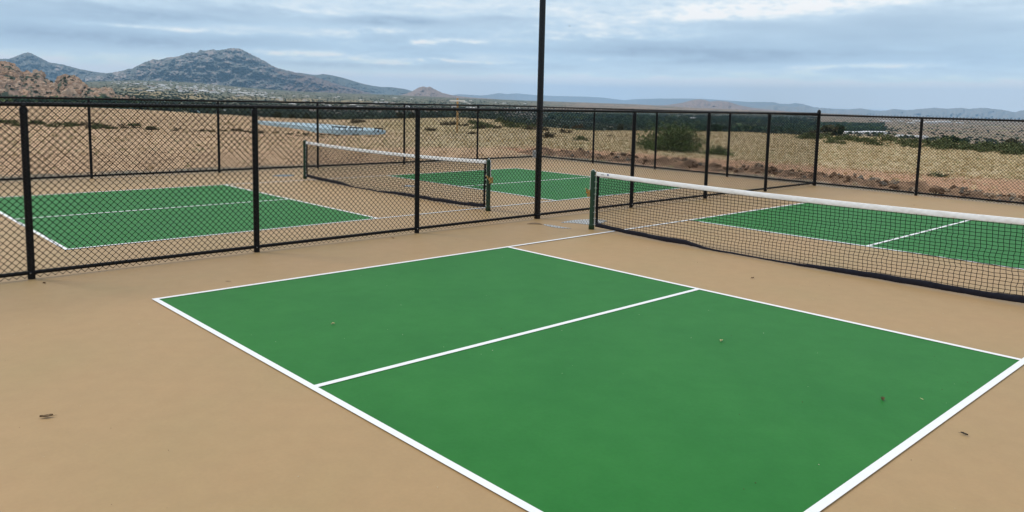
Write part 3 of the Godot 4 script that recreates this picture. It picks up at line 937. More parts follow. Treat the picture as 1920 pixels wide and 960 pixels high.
	for k in 26000:
		var px := rng.randf_range(-40.0, 1960.0)
		var r := rng.randf_range(14.0, 70.0) if k % 2 == 0 else rng.randf_range(17.0, 30.0)
		if r > crest_r(px): continue
		var p := Vector3(EYE.x, 0, EYE.z) + flat_dir(px) * r
		var away := maxf(past_end(p), PAD_LO.x - p.x)
		if away < 0.15: continue
		p.y = field_height(p) - 0.09 * smoothstep(18.0, 45.0, r)
		var s := rng.randf_range(0.02, 0.06) * (1.0 if away < 2.0 else rng.randf_range(0.6, 1.5))
		xf.append(Transform3D(Basis.from_euler(Vector3(rng.randf() * 6.0, rng.randf() * 6.0, 0)).scaled(Vector3.ONE * s), p))
		var g := rng.randf_range(0.7, 1.2)
		gc.append(Color(0.38 * g, 0.30 * g, 0.23 * g) if away < 2.0 else Color(0.50 * g, 0.35 * g, 0.23 * g))
	scatter("loose_gravel", peb, M.ground_flat, xf, gc, "loose gravel and dirt clods around the fences")
	# pale slab with low black rails
	var poly := [[482, 226], [520, 228], [562, 230], [620, 233], [660, 237], [700, 240.5], [723, 244.5], [690, 245], [640, 243.5], [600, 241], [570, 236.5], [540, 233], [505, 230]]
	var ring := PackedVector3Array()
	for q in poly: ring.append(ground_at(q[0], q[1], 0.10))
	tag(obj("concrete_slab", slab(ring, 0.5), M.slab), "pale blue grey concrete slab beyond the dirt field", "slab")
	for q in [[622, 243.0, 28], [655, 244.5, 26], [702, 246, 16]]:
		var a := ground_at(q[0], q[1], 0.10)
		var b := ground_at(q[0] + q[2], q[1] + q[2] * 0.045, 0.10)
		var t := thing("grind_rail", "low black metal rail standing on the pale slab", "rail", Transform3D(Basis.IDENTITY, a), "low rails on the pale slab")
		var m2 := MB.new()
		m2.rod(Vector3(0, 0.17, 0), b - a + Vector3(0, 0.17, 0), 0.03, 8)
		obj("bar", m2.mesh(), M.black, t)
		for s in [0.06, 0.5, 0.94]:
			m2 = MB.new()
			m2.rod((b - a) * s + Vector3(0, -0.02, 0), (b - a) * s + Vector3(0, 0.17, 0), 0.025, 8)
			obj("leg", m2.mesh(), M.black, t)
	# wooden post with a white crossbar
	var tp := field_at(857, 250)
	var post := thing("wooden_post", "tan wooden post with a white crossbar in the straw field", "post", Transform3D(Basis(Vector3.UP, YAW), tp))
	var m3 := MB.new()
	m3.tube(PackedVector3Array([Vector3(0, -0.2, 0), Vector3(0.01, 1.1, 0), Vector3(0, 2.2, 0)]), PackedFloat32Array([0.072, 0.068, 0.062]), 10)
	obj("upright", m3.mesh(), M.wood, post)
	m3 = MB.new()
	m3.box(Vector3(-0.49, 2.0, 0.06), Vector3(0.49, 2.075, 0.11))
	obj("crossbar", m3.mesh(), M.white_paint, post)
	# dark teal car beyond the crest
	var r2 := 300.0
	var cp := Vector3(EYE.x, 0, EYE.z) + flat_dir(363.0) * r2
	cp.y = terrain_y(363.0, r2, cp, column(363.0))
	var car := thing("parked_car", "dark teal car parked just past the dirt field", "car", Transform3D(Basis(Vector3.UP, YAW), cp))
	var m4 := MB.new()
	var side := [Vector2(-1.95, 0.35), Vector2(-1.98, 0.8), Vector2(-1.1, 0.95), Vector2(-0.45, 1.5), Vector2(1.1, 1.55), Vector2(1.75, 1.0), Vector2(1.98, 0.9), Vector2(1.98, 0.35)]
	for k in side.size():
		var a: Vector2 = side[k]
		var b: Vector2 = side[(k + 1) % side.size()]
		m4.quad(Vector3(a.x, a.y, 0.85), Vector3(b.x, b.y, 0.85), Vector3(b.x, b.y, -0.85), Vector3(a.x, a.y, -0.85))
	for k in range(1, side.size() - 1):
		for z in [0.85, -0.85]:
			m4.tri(Vector3(side[0].x, side[0].y, z), Vector3(side[k].x, side[k].y, z), Vector3(side[k + 1].x, side[k + 1].y, z))
	obj("body", m4.mesh(), M.teal, car)
	m4 = MB.new()
	m4.quad(Vector3(-0.95, 0.98, 0.86), Vector3(1.55, 1.02, 0.86), Vector3(1.05, 1.46, 0.86), Vector3(-0.38, 1.42, 0.86))
	obj("window", m4.mesh(), M.black_gloss, car)
	for xx in [-1.25, 1.25]:
		m4 = MB.new()
		m4.rod(Vector3(xx, 0.34, -0.88), Vector3(xx, 0.34, 0.88), 0.34, 14)
		obj("wheel", m4.mesh(), M.black, car)

func berm(o: float, v: float) -> float:
	var k := 0.12 + 0.20 * nz_bump.get_noise_2d(v * 14.0, 3.0) + 0.1 * nz_bump.get_noise_2d(v * 45.0, 8.0)
	return maxf(k, 0.025) * exp(-o * o * 4.2)

func shrub(p: Vector3, mesh: Mesh, s: float, called: String, label: String, group: String) -> void:
	var o := obj(called, mesh, M.leaf, self, Transform3D(Basis(Vector3.UP, rng.randf() * TAU).scaled(Vector3(s, s * rng.randf_range(0.8, 1.15), s)), p - Vector3(0, 0.03, 0)))
	tag(o, label, "shrub", group)

func slab(ring: PackedVector3Array, deep: float) -> ArrayMesh:
	var mb := MB.new()
	var flat := PackedVector2Array()
	for p in ring: flat.append(Vector2(p.x, p.z))
	var t := Geometry2D.triangulate_polygon(flat)
	for k in range(0, t.size(), 3):
		var i0 := mb.vert(ring[t[k]], Vector3.UP)
		mb.vert(ring[t[k + 1]], Vector3.UP); mb.vert(ring[t[k + 2]], Vector3.UP)
		mb.idx.append_array(PackedInt32Array([i0, i0 + 1, i0 + 2]))
	if deep > 0.0:
		for k in ring.size():
			var a := ring[k]
			var b := ring[(k + 1) % ring.size()]
			mb.quad(a, b, b - Vector3(0, deep, 0), a - Vector3(0, deep, 0))
	return mb.mesh()

# ---------------------------------------------------------------- courts
func sheet(u0: float, u1: float, v0: float, v1: float, y: float) -> ArrayMesh:
	var mb := MB.new()
	var i := mb.vert(P(u0, v0, y), Vector3.UP)
	mb.vert(P(u1, v0, y), Vector3.UP); mb.vert(P(u1, v1, y), Vector3.UP); mb.vert(P(u0, v1, y), Vector3.UP)
	mb.idx.append_array(PackedInt32Array([i, i + 1, i + 2, i, i + 2, i + 3]))
	return mb.mesh()

func build_court(u0: float, v0: float, label: String) -> void:
	var c := Node3D.new()
	c.name = numbered("pickleball_court")
	add_child(c, true)
	tag(c, label, "", "", "structure")
	var L := 0.051
	var k := 4.572
	var e := 13.411
	var wd := 6.096
	for s in [[L, k], [e - k, e - L]]:
		obj("green_panel", sheet(u0 + s[0] - 0.01, u0 + s[1] + 0.01, v0 + L - 0.01, v0 + wd - L + 0.01, 0.004), M.green, c)
	for s in [0.0, e - L]:
		obj("baseline", sheet(u0 + s, u0 + s + L, v0, v0 + wd, 0.0084), M.line, c)
	for s in [0.0, wd - L]:
		obj("sideline", sheet(u0 + L, u0 + e - L, v0 + s, v0 + s + L, 0.008), M.line, c)
	for s in [k, e - k - L]:
		obj("kitchen_line", sheet(u0 + s, u0 + s + L, v0 + L, v0 + wd - L, 0.0082), M.line, c)
	for s in [[L, k], [e - k, e - L]]:
		obj("centre_line", sheet(u0 + s[0], u0 + s[1], v0 + wd / 2 - L / 2, v0 + wd / 2 + L / 2, 0.008), M.line, c)

# ---------------------------------------------------------------- nets
func net_point(s: float, t: float, wd: float, nz: FastNoiseLite, slack: float) -> Vector3:
	# s along the net, t from the lower edge (0) to the upper edge (1); local x along, y up, z towards the near baseline
	var q := s / wd
	var top := 0.905 - 0.175 * q * (1.0 - q) - 0.03
	var bottom := 0.012 + 0.045 * exp(-s * 1.6) + 0.045 * exp(-(wd - s) * 1.6) + 0.008 * nz.get_noise_2d(s * 2.0, 4.0)
	var y := lerpf(bottom, top, t)
	var z := slack * sin(PI * q) * (1.0 - t) * (1.0 - t) + nz.get_noise_2d(s * 0.8, t * 1.2) * 0.02 * (1.0 - t)
	return Vector3(s, y, z)

func build_net(u: float, va: float, vb: float, label: String, near_side: bool, slack: float, sd: int) -> void:
	var wd := vb - va
	var nz := noise(sd, 1.0, 3)
	var root := thing("court_net", label, "net", Transform3D(Basis.IDENTITY, P(u, va)))
	# posts
	for s in [0.0, wd]:
		var at := Vector3(s, 0, 0)
		var mb := MB.new()
		mb.lathe([[0.0, 0.0], [0.046, 0.0], [0.046, 0.075], [0.043, 0.08], [0.038, 0.083], [0.038, 0.86], [0.0395, 0.862], [0.0395, 0.895], [0.037, 0.912], [0.028, 0.925], [0.014, 0.932], [0.0, 0.934]], at, 20)
		var po := obj("post", mb.mesh(), M.post_green, root)
		# lacing rod and eyes on the inner side
		var dirx := 1.0 if s == 0.0 else -1.0
		mb = MB.new()
		mb.rod(at + Vector3(dirx * 0.058, 0.07, 0.0), at + Vector3(dirx * 0.058, 0.86, 0.0), 0.005, 6)
		obj("lacing_rod", mb.mesh(), M.steel, po)
		mb = MB.new()
		for k in 9:
			var y := 0.08 + k * 0.095
			mb.tube(PackedVector3Array([at + Vector3(dirx * 0.036, y, 0.008), at + Vector3(dirx * 0.064, y + 0.01, 0.008), at + Vector3(dirx * 0.09, y + 0.004, 0.004), at + Vector3(dirx * 0.062, y - 0.008, -0.008)]), PackedFloat32Array([0.0028]), 5)
		obj("lacing", mb.mesh(), M.cord_white, po).set_meta("kind", "stuff")
		# winch with its handle on the outer side
		mb = MB.new()
		if s == 0.0 and not near_side or s > 0.0 and near_side:
			mb.box(Vector3(-0.03, -0.055, -0.03), Vector3(0.03, 0.055, 0.03), Transform3D(Basis.IDENTITY, at + Vector3(-dirx * 0.066, 0.56, 0)), 0.008)
			var wi := obj("winch", mb.mesh(), M.brass, po)
			mb = MB.new()
			mb.tube(PackedVector3Array([at + Vector3(-dirx * 0.066, 0.57, 0.03), at + Vector3(-dirx * 0.066, 0.57, 0.07), at + Vector3(-dirx * 0.05, 0.63, 0.075), at + Vector3(-dirx * 0.05, 0.64, 0.11)]), PackedFloat32Array([0.011, 0.011, 0.010, 0.012]), 8)
			obj("handle", mb.mesh(), M.brass, wi)
			mb = MB.new()
			mb.tube(PackedVector3Array([at + Vector3(dirx * 0.05, 0.905, 0), at + Vector3(0, 0.938, 0), at + Vector3(-dirx * 0.042, 0.915, 0), at + Vector3(-dirx * 0.05, 0.87, 0), at + Vector3(-dirx * 0.055, 0.61, 0)]), PackedFloat32Array([0.006]), 6)
			obj("cable", mb.mesh(), M.cord_white, po)
	# mesh of knotted cord
	var s0 := 0.10
	var s1 := wd - 0.10
	var nc := int((s1 - s0) / 0.054)
	var nr := 21
	var mb2 := MB.new()
	var wob := noise(sd + 5, 1.0, 2)
	var node := func(i: int, j: int) -> Vector3:
		var s := lerpf(s0, s1, float(i) / nc)
		var t := float(j) / nr
		s += wob.get_noise_2d(s * 1.3, t * 7.0) * 0.022 * sin(PI * t) + wob.get_noise_2d(s * 9.0, t * 30.0) * 0.007 * (1.2 - t)
		var p := net_point(s, t, wd, nz, slack)
		p.y += wob.get_noise_2d(s * 7.0 + 50.0, t * 9.0) * 0.007 * sin(PI * t)
		return p
	for i in nc + 1:
		var line := PackedVector3Array()
		for j in nr + 1: line.append(node.call(i, j))
		mb2.tube(line, PackedFloat32Array([0.003]), 4, false)
	for j in range(1, nr):
		var line := PackedVector3Array()
		for i in nc + 1: line.append(node.call(i, j))
		mb2.tube(line, PackedFloat32Array([0.003]), 4, false)
	var nm := obj("cord_mesh", mb2.mesh(), M.net_black, root)
	nm.set_meta("kind", "stuff")
	# folded tapes: a closed loop of cloth round each edge
	obj("top_tape", tape(s0 - 0.03, s1 + 0.03, wd, nz, slack, 1.0, 0.070, 0.006, sd), M.tape_white, root)
	obj("bottom_tape", tape(s0 - 0.01, s1 + 0.01, wd, nz, slack, 0.0, 0.072, 0.007, sd + 1), M.tape_navy, root)
	for e in [s0, s1]:
		var sb := MB.new()
		var pts := PackedVector3Array()
		for j in 12:
			pts.append(net_point(e, j / 11.0, wd, nz, slack))
		for j in 11:
			for z in [0.005, -0.005]:
				var o := Vector3(0, 0, z)
				sb.quad(pts[j] - Vector3(0.024, 0, 0) + o, pts[j] + Vector3(0.024, 0, 0) + o, pts[j + 1] + Vector3(0.024, 0, 0) + o, pts[j + 1] - Vector3(0.024, 0, 0) + o)
		obj("side_tape", sb.mesh(), M.net_black, root)
	# printed mark at the end of the top tape: a small blue square and a dark dash
	var mk := MB.new()
	var a := net_point(s0 + 0.075, 1.0, wd, nz, slack)
	mk.box(Vector3(-0.014, -0.004, 0.0), Vector3(0.014, 0.019, 0.001), Transform3D(Basis.IDENTITY, a + Vector3(0.13, 0.0, 0.0135)))
	obj("blue_mark", mk.mesh(), M.blue, root)
	mk = MB.new()
	mk.box(Vector3(-0.03, 0.004, 0.0), Vector3(0.03, 0.009, 0.001), Transform3D(Basis.IDENTITY, a + Vector3(0.02, -0.003, 0.0135)))
	obj("dash_mark", mk.mesh(), M.black, root)

func tape(s0: float, s1: float, wd: float, nz: FastNoiseLite, slack: float, t: float, tall: float, thick: float, sd: int) -> ArrayMesh:
	var n := 420
	var wr := noise(sd + 77, 1.0, 3)
	var sides := 10
	var mb := MB.new()
	var pts := PackedVector3Array()
	for i in n:
		var s := lerpf(s0, s1, i / (n - 1.0))
		var p := net_point(s, t, wd, nz, slack)
		var hh := tall
		var lay := 0.0
		if t == 0.0:
			lay = smoothstep(1.7, 2.3, s) * smoothstep(4.2, 3.2, s)
			hh = tall * (1.0 + 0.25 * nz.get_noise_2d(s * 1.1, 30.0)) * lerpf(1.0, 0.35, lay)
		for k in sides:
			var a := TAU * k / sides
			var fold := wr.get_noise_2d(s * 15.0 + sin(a) * 1.6, 6.0 + cos(a) * 0.3) * 0.006 + wr.get_noise_2d(s * 5.0 + sin(a), 16.0) * 0.003
			var y := sin(a) * hh * 0.5
			var z := cos(a) * (thick + hh * 0.035) + fold * (1.0 if absf(cos(a)) > 0.2 else 0.3)
			pts.append(p + Vector3(0, y + (hh * 0.5 if t == 0.0 else 0.0) - (0.0 if t == 0.0 else 0.0) + fold * 0.4, z + lay * 0.03))
	for i in n:
		for k in sides:
			var dx := pts[mini(i + 1, n - 1) * sides + k] - pts[maxi(i - 1, 0) * sides + k]
			var dy := pts[i * sides + (k + 1) % sides] - pts[i * sides + (k + sides - 1) % sides]
			mb.vert(pts[i * sides + k], dy.cross(dx).normalized())
	for i in n - 1:
		for k in sides:
			var a := i * sides + k
			var b := i * sides + (k + 1) % sides
			mb.idx.append_array(PackedInt32Array([a, b, a + sides, b, b + sides, a + sides]))
	return mb.mesh()

# ---------------------------------------------------------------- chain-link fences
func chain_mesh(length: float, lo: float, hi: float, sd: int) -> ArrayMesh:
	# woven strands: each zigzags up the fence and hooks its neighbours
	var half := 0.0354
	var n := int(round(length / half))
	var step := length / n
	var rows := int(round((hi - lo) / half))
	var dy := (hi - lo) / rows
	var r := 0.0034
	var nz := noise(sd, 1.0, 2)
	var mb := MB.new()
	for k in n:
		var first := mb.v.size()
		for j in rows + 1:
			var odd := (j + k) % 2
			var x := (k + odd) * step + (0.002 if odd == 1 else -0.002)
			var y := lo + j * dy
			var bow := nz.get_noise_2d(x * 0.9, y * 0.9) * 0.018
			var z := (0.0022 if odd == 1 else -0.0022) + bow
			var c := Vector3(x, y, z)
			for q in 4:
				var d: Vector3 = [Vector3(1, 0, 0), Vector3(0, 0, 1), Vector3(-1, 0, 0), Vector3(0, 0, -1)][q]
				mb.vert(c + Vector3(d.x * r * 1.41, 0, d.z * r), d)
		for j in rows:
			for q in 4:
				var a := first + j * 4 + q
				var b := first + j * 4 + (q + 1) % 4
				mb.idx.append_array(PackedInt32Array([a, b, a + 4, b, b + 4, a + 4]))
	return mb.mesh()

func fence_post(parent: Node3D, x: float, rad: float, tall: float, line_post: bool) -> void:
	var mb := MB.new()
	mb.lathe([[rad, -0.1], [rad, tall]], Vector3(x, 0, 0), 14)
	var o := obj("post", mb.mesh(), M.fence, parent)
	mb = MB.new()
	if line_post:
		mb.lathe([[rad + 0.002, tall - 0.05], [rad + 0.003, tall - 0.005], [rad * 0.8, tall + 0.02], [0.0, tall + 0.024]], Vector3(x, 0, 0), 14)
		mb.rod(Vector3(x - 0.02, tall + 0.03, 0), Vector3(x + 0.02, tall + 0.03, 0), 0.027, 12)
	else:
		mb.lathe([[rad + 0.004, tall - 0.05], [rad + 0.004, tall], [rad * 0.85, tall + 0.03], [rad * 0.45, tall + 0.047], [0.0, tall + 0.052]], Vector3(x, 0, 0), 14)
	obj("cap", mb.mesh(), M.fence, o)
	mb = MB.new()
	mb.lathe([[rad, 0.045], [rad + 0.005, 0.047], [rad + 0.005, 0.083], [rad, 0.085]], Vector3(x, 0, 0), 14)
	obj("clamp", mb.mesh(), M.fence, o)
	mb = MB.new()
	for dx in [-0.018]:
		mb.lathe([[0.0, 0.0], [0.007, 0.0], [0.008, 0.006], [0.0, 0.01]], Vector3.ZERO, 8)
		for k in range(mb.v.size() - 32, mb.v.size()):
			var p := mb.v[k]
			mb.v[k] = Vector3(x + dx + p.x, 0.066 + p.z, rad + 0.004 + p.y)
			var q := mb.n[k]
			mb.n[k] = Vector3(q.x, q.z, q.y)
	obj("bolt", mb.mesh(), M.steel, o)

# fence along local +x; posts lists distances from the start; side is where the mesh hangs (local z)
func build_fence(label: String, at: Vector3, turn: float, posts: Array, skip: Array, corners: Array, side: float, rad: float, top: float) -> void:
	var f := thing("chain_link_fence", label, "fence", Transform3D(Basis(Vector3.UP, turn), at))
	for i in posts.size():
		if i in skip: continue
		var corner: bool = i in corners
		fence_post(f, posts[i], 0.042 if corner else rad, top + 0.06 if corner else top - 0.066, not corner)
	var meshes := {}
	for i in posts.size() - 1:
		var a: float = posts[i]
		var b: float = posts[i + 1]
		var mb := MB.new()
		mb.rod(Vector3(a, top - 0.0215, 0), Vector3(b, top - 0.0215, 0), 0.0215, 12)
		obj("top_rail", mb.mesh(), M.fence, f)
		mb = MB.new()
		mb.rod(Vector3(a, 0.066, 0), Vector3(b, 0.066, 0), 0.0215, 12)
		obj("bottom_rail", mb.mesh(), M.fence, f)
		var key := snappedf(b - a, 0.005)
		if not meshes.has(key): meshes[key] = chain_mesh(b - a, 0.018, top + 0.018, int(a * 10) + 3)
		var cm := obj("chain_mesh", meshes[key], M.wire, f, Transform3D(Basis.IDENTITY, Vector3(a, 0, side * (rad + 0.007))))
		cm.set_meta("kind", "stuff")
		# tie wires to the rails
		mb = MB.new()
		var x := a + 0.2
		while x < b - 0.05:
			for y in [top - 0.0215, 0.066]:
				var ring := PackedVector3Array()
				for k in 9:
					var t := TAU * k / 8.0
					ring.append(Vector3(x + 0.004 * k, y + sin(t) * 0.026, cos(t) * 0.026 + side * 0.006))
				mb.tube(ring, PackedFloat32Array([0.0022]), 4, false)
			x += 0.46
		obj("tie_wire", mb.mesh(), M.wire, f).set_meta("kind", "stuff")

# ---------------------------------------------------------------- litter and water on the court
func leaf_mesh(length: float, width: float, curl: float, sd: int) -> ArrayMesh:
	var rg := RandomNumberGenerator.new()
	rg.seed = sd
	var w := 5
	var h := 9
	var pts := PackedVector3Array()
	for j in h:
		var t := float(j) / (h - 1)
		var hw := width * 0.5 * pow(sin(PI * clampf(t, 0.03, 0.97)), 0.8) * rg.randf_range(0.8, 1.2)
		for i in w:
			var s := lerpf(-1, 1, i / (w - 1.0))
			pts.append(Vector3(s * hw, 0.002 + s * s * curl * width * rg.randf_range(0.7, 1.2) + absf(t - 0.4) * curl * length * 0.25, (t - 0.5) * length + rg.randf_range(-1, 1) * 0.01 * length))
	var mb := MB.new()
	mb.grid(w, h, pts)
	mb.tube(PackedVector3Array([Vector3(0, 0.003, length * 0.48), Vector3(width * 0.1, 0.006, length * 0.66), Vector3(width * 0.16, 0.004, length * 0.8)]), PackedFloat32Array([0.0012, 0.001, 0.0008]), 5)
	return mb.mesh()

func build_litter() -> void:
	for l in [[87, 782, 0.10, 0.045, 0.28, 1, 0, "large curled dark brown leaf on the tan court surround"], [624, 608, 0.045, 0.03, 0.5, 2, 1, "pale curled leaf on the green panel by the sideline"], [1352, 640, 0.05, 0.034, 0.4, 3, 1, "pale yellow folded leaf in the middle of the green panel"],
			[1655, 751, 0.042, 0.034, 0.8, 4, 0, "crumpled dark brown leaf on the green panel"], [1729, 749, 0.03, 0.01, 0.3, 5, 1, "thin pale leaf curl on the green panel"], [1808, 815, 0.06, 0.022, 0.5, 6, 2, "dark leaf on the tan surround outside the white sideline"],
			[737, 447, 0.06, 0.02, 0.5, 7, 0, "brown leaf lying at the foot of the middle fence"], [83, 532, 0.045, 0.03, 0.7, 8, 0, "crumpled brown leaf below the fence post"], [429, 528, 0.06, 0.014, 0.3, 9, 0, "thin brown twig leaf between the fence and white sideline"],
			[1411, 522, 0.065, 0.022, 0.6, 10, 0, "brown leaf on tan surface before the net"], [1714, 385, 0.06, 0.02, 0.4, 11, 0, "small brown leaf behind the net near the end fence"]]:
		var p := ground_at(l[0], l[1], 0.009 if l[6] == 1 else 0.004)
		var o := obj("fallen_leaf", leaf_mesh(l[2] * 0.72, l[3] * 0.72, l[4], l[5]), [M.leaf_brown, M.leaf_pale, M.leaf_dark][l[6]], self, Transform3D(Basis(Vector3.UP, YAW + PI / 2 + l[5] * 0.37), p))
		tag(o, l[7], "leaf", "leaves on the court")
	# grit and seed husks
	rng.seed = 8
	var xf := []
	var gc := PackedColorArray()
	var chip := blob(Vector3(0.5, 0.25, 0.35), 3, 5, 91, 0.4)
	for k in 170:
		var p := P(rng.randf_range(-2.0, 6.5), rng.randf_range(-1.4, 7.0), 0.006)
		var s := rng.randf_range(0.003, 0.008)
		xf.append(Transform3D(Basis(Vector3.UP, rng.randf() * TAU).scaled(Vector3(s * rng.randf_range(1.0, 2.0), s, s)), p))
		gc.append(Color(0.55, 0.52, 0.40) if rng.randf() < 0.7 else Color(0.12, 0.08, 0.05))
	scatter("grit_debris", chip, M.ground_flat, xf, gc, "tiny pale husks and grit on the court")
	# puddles left on the surround
	puddle([[1052, 417.3], [1062, 414.6], [1078, 412.2], [1100, 411], [1122, 411.2], [1138, 413.5], [1132, 417], [1118, 420.5], [1102, 421], [1086, 419.2], [1068, 417.8]], "shallow puddle of rainwater beside the green net post")
	puddle([[1018, 420.6], [1030, 421.2], [1044, 423.2], [1060, 426.2], [1072, 428], [1056, 428], [1040, 426.4], [1026, 423.6]], "thin wet streak beside the puddle")
	puddle([[510, 329.2], [524, 327.6], [540, 327.2], [553, 328.2], [546, 330.2], [528, 330.9]], "small puddle by the far net post of the fenced court")
	puddle([[752, 348.6], [764, 347], [776, 347.4], [778, 349.2], [764, 350.2]], "small puddle behind the far court net")
	# dried mud at the edge of the wet patch
	var ring := PackedVector3Array()
	for q in [[988, 419.5], [996, 417.6], [1004, 417], [1011, 418], [1017, 420.5], [1008, 419.8], [1000, 419.6]]: ring.append(ground_at(q[0], q[1], 0.0075))
	tag(obj("mud_streak", slab(ring, 0.005), M.mud), "short streak of dried brown mud by the light pole", "mud")

func puddle(px: Array, label: String) -> void:
	var c := Curve2D.new()
	var raw := PackedVector2Array()
	for q in px:
		var p := ground_at(q[0], q[1], 0.004)
		raw.append(Vector2(p.x, p.z))
	var ring := PackedVector3Array()
	var n := raw.size()
	for i in n:
		for k in 5:
			var p := raw[i].cubic_interpolate(raw[(i + 1) % n], raw[(i + n - 1) % n], raw[(i + 2) % n], k / 5.0)
			ring.append(Vector3(p.x, 0.004, p.y))
	var o := obj("water_puddle", slab(ring, 0.0), M.water)
	tag(o, label, "", "", "structure")

func build_birds() -> void:
	for b in [[1068, 49, 160.0, 0.7], [690, 97, 190.0, 0.55], [701, 111, 200.0, 0.4]]:
		var d := ray(b[0], b[1]).normalized()
		var mb := MB.new()
		mb.tube(PackedVector3Array([Vector3(0, 0, -0.25), Vector3(0, 0.01, -0.05), Vector3(0, 0, 0.2), Vector3(0, 0, 0.3)]), PackedFloat32Array([0.01, 0.06, 0.04, 0.005]), 8)
		for s in [-1.0, 1.0]:
			mb.quad(Vector3(0, 0.02, -0.1), Vector3(s * 0.35, 0.12, -0.06), Vector3(s * 0.36, 0.115, 0.05), Vector3(0, 0.02, 0.08))
			mb.quad(Vector3(s * 0.35, 0.12, -0.06), Vector3(s * 0.62, 0.05, 0.03), Vector3(s * 0.6, 0.045, 0.07), Vector3(s * 0.36, 0.115, 0.05))
		var o := obj("bird", mb.mesh(), M.black, self, Transform3D(Basis(Vector3.UP, YAW + b[3]).scaled(Vector3.ONE * float(b[3])), EYE + d * float(b[2])))
		tag(o, "small dark bird flying below the clouds", "bird", "birds in the sky")

# ---------------------------------------------------------------- materials
func build_materials() -> void:
	var fine := noise_img(201, 0.12, 512, 3)
	var broad := noise_img(202, 0.012, 512, 4)
	var broad2 := noise_img(203, 0.02, 512, 5)
	var white := Color(1, 1, 1)
	var patches := two_tone(512, Color(0.90, 0.95, 0.90), Color(1.0, 0.96, 0.95), broad, fine, 0.0)
	var pad := mat(Color.WHITE, 0.55, 0.0, 0.42)
	pad.albedo_texture = two_tone(512, Color(0.40, 0.262, 0.127), Color(0.43, 0.284, 0.139), broad2, fine, 0.06)
	pad.uv1_triplanar = true; pad.uv1_world_triplanar = true; pad.uv1_scale = Vector3.ONE * 0.45
	pad.detail_enabled = true; pad.detail_blend_mode = BaseMaterial3D.BLEND_MODE_MUL
	pad.detail_albedo = patches; pad.detail_uv_layer = BaseMaterial3D.DETAIL_UV_2
	pad.uv2_triplanar = true; pad.uv2_world_triplanar = true; pad.uv2_scale = Vector3.ONE * 0.083
	pad.heightmap_enabled = true; pad.heightmap_texture = tex(noise_img(204, 0.35, 512, 2)); pad.heightmap_scale = 0.025
	M.pad = pad
	var green := mat(Color.WHITE, 0.52, 0.0, 0.27)
	green.albedo_texture = two_tone(512, Color(0.019, 0.170, 0.026), Color(0.026, 0.190, 0.033), broad2, fine, 0.10)
	green.uv1_triplanar = true; green.uv1_world_triplanar = true; green.uv1_scale = Vector3.ONE * 0.38
	green.detail_enabled = true; green.detail_blend_mode = BaseMaterial3D.BLEND_MODE_MUL
	green.detail_albedo = two_tone(512, Color(0.70, 0.87, 0.80), Color(1.0, 1.0, 0.97), noise_img(207, 0.016, 512, 5), fine, 0.0)
	green.detail_uv_layer = BaseMaterial3D.DETAIL_UV_2
	green.uv2_triplanar = true; green.uv2_world_triplanar = true; green.uv2_scale = Vector3.ONE * 0.12
	green.heightmap_enabled = true; green.heightmap_texture = pad.heightmap_texture; green.heightmap_scale = 0.025
	M.green = green
	var line := mat(Color.WHITE, 0.6)
	line.albedo_texture = two_tone(512, Color(0.82, 0.83, 0.84), Color(0.87, 0.88, 0.89), broad2, fine, 0.05)
	line.uv1_triplanar = true; line.uv1_world_triplanar = true
	M.line = line
	var grain := two_tone(512, Color(0.80, 0.79, 0.78), Color(1.0, 1.0, 1.0), noise_img(211, 0.09, 512, 5), fine, 0.25)
	M.ground = vmat(0.95, 0.2)
	M.ground.albedo_texture = grain
	M.ground.uv1_triplanar = true; M.ground.uv1_world_triplanar = true; M.ground.uv1_scale = Vector3.ONE * 0.3
	M.ground_flat = vmat(0.95, 0.2)
	M.far = vmat(0.95, 0.1)
	M.leaf = vmat(0.75, 0.3)
	M.leaf.backlight_enabled = true; M.leaf.backlight = Color(0.10, 0.13, 0.05)
	M.leaf_far = vmat(0.9, 0.1)
	M.straw = vmat(0.8, 0.2)
	M.bark = mat(lin(0.10, 0.075, 0.055), 0.9)
	M.fence = mat(lin(0.006, 0.006, 0.007), 0.42, 0.0, 0.36)
	M.wire = mat(lin(0.005, 0.005, 0.006), 0.5, 0.0, 0.3)
	M.pole = mat(lin(0.006, 0.006, 0.008), 0.26, 0.0, 0.4)
	M.post_green = mat(lin(0.006, 0.042, 0.019), 0.4)
	M.net_black = mat(lin(0.006, 0.006, 0.007), 0.8, 0.0, 0.25)
	M.tape_navy = mat(lin(0.006, 0.007, 0.016), 0.6, 0.0, 0.35)
	var tw := mat(lin(0.86, 0.87, 0.89), 0.85)
	tw.subsurf_scatter_enabled = false
	M.tape_white = tw
	M.cord_white = mat(lin(0.75, 0.75, 0.75), 0.7)
	M.steel = mat(lin(0.55, 0.55, 0.56), 0.35, 1.0)
	M.brass = mat(lin(0.62, 0.42, 0.18), 0.32, 1.0)
	M.box = mat(lin(0.42, 0.43, 0.44), 0.5, 0.6)
	M.blue = mat(lin(0.02, 0.05, 0.20), 0.7)
	M.black = mat(lin(0.012, 0.012, 0.012), 0.7)
	M.black_gloss = mat(lin(0.01, 0.012, 0.014), 0.1)
	M.white_paint = mat(lin(0.75, 0.75, 0.74), 0.5)
	M.teal = mat(lin(0.008, 0.06, 0.055), 0.3)
	M.wood = mat(lin(0.46, 0.29, 0.12), 0.85)
	M.slab = mat(lin(0.42, 0.58, 0.67), 0.7)
	M.rock_brown = mat(lin(0.15, 0.095, 0.06), 0.95, 0.0, 0.2)
	M.rock_grey = mat(lin(0.20, 0.175, 0.145), 0.95, 0.0, 0.2)
	M.rock_tan = mat(lin(0.33, 0.25, 0.18), 0.95, 0.0, 0.2)
	M.granite_a = mat(lin(0.46, 0.305, 0.205), 0.95, 0.0, 0.1)
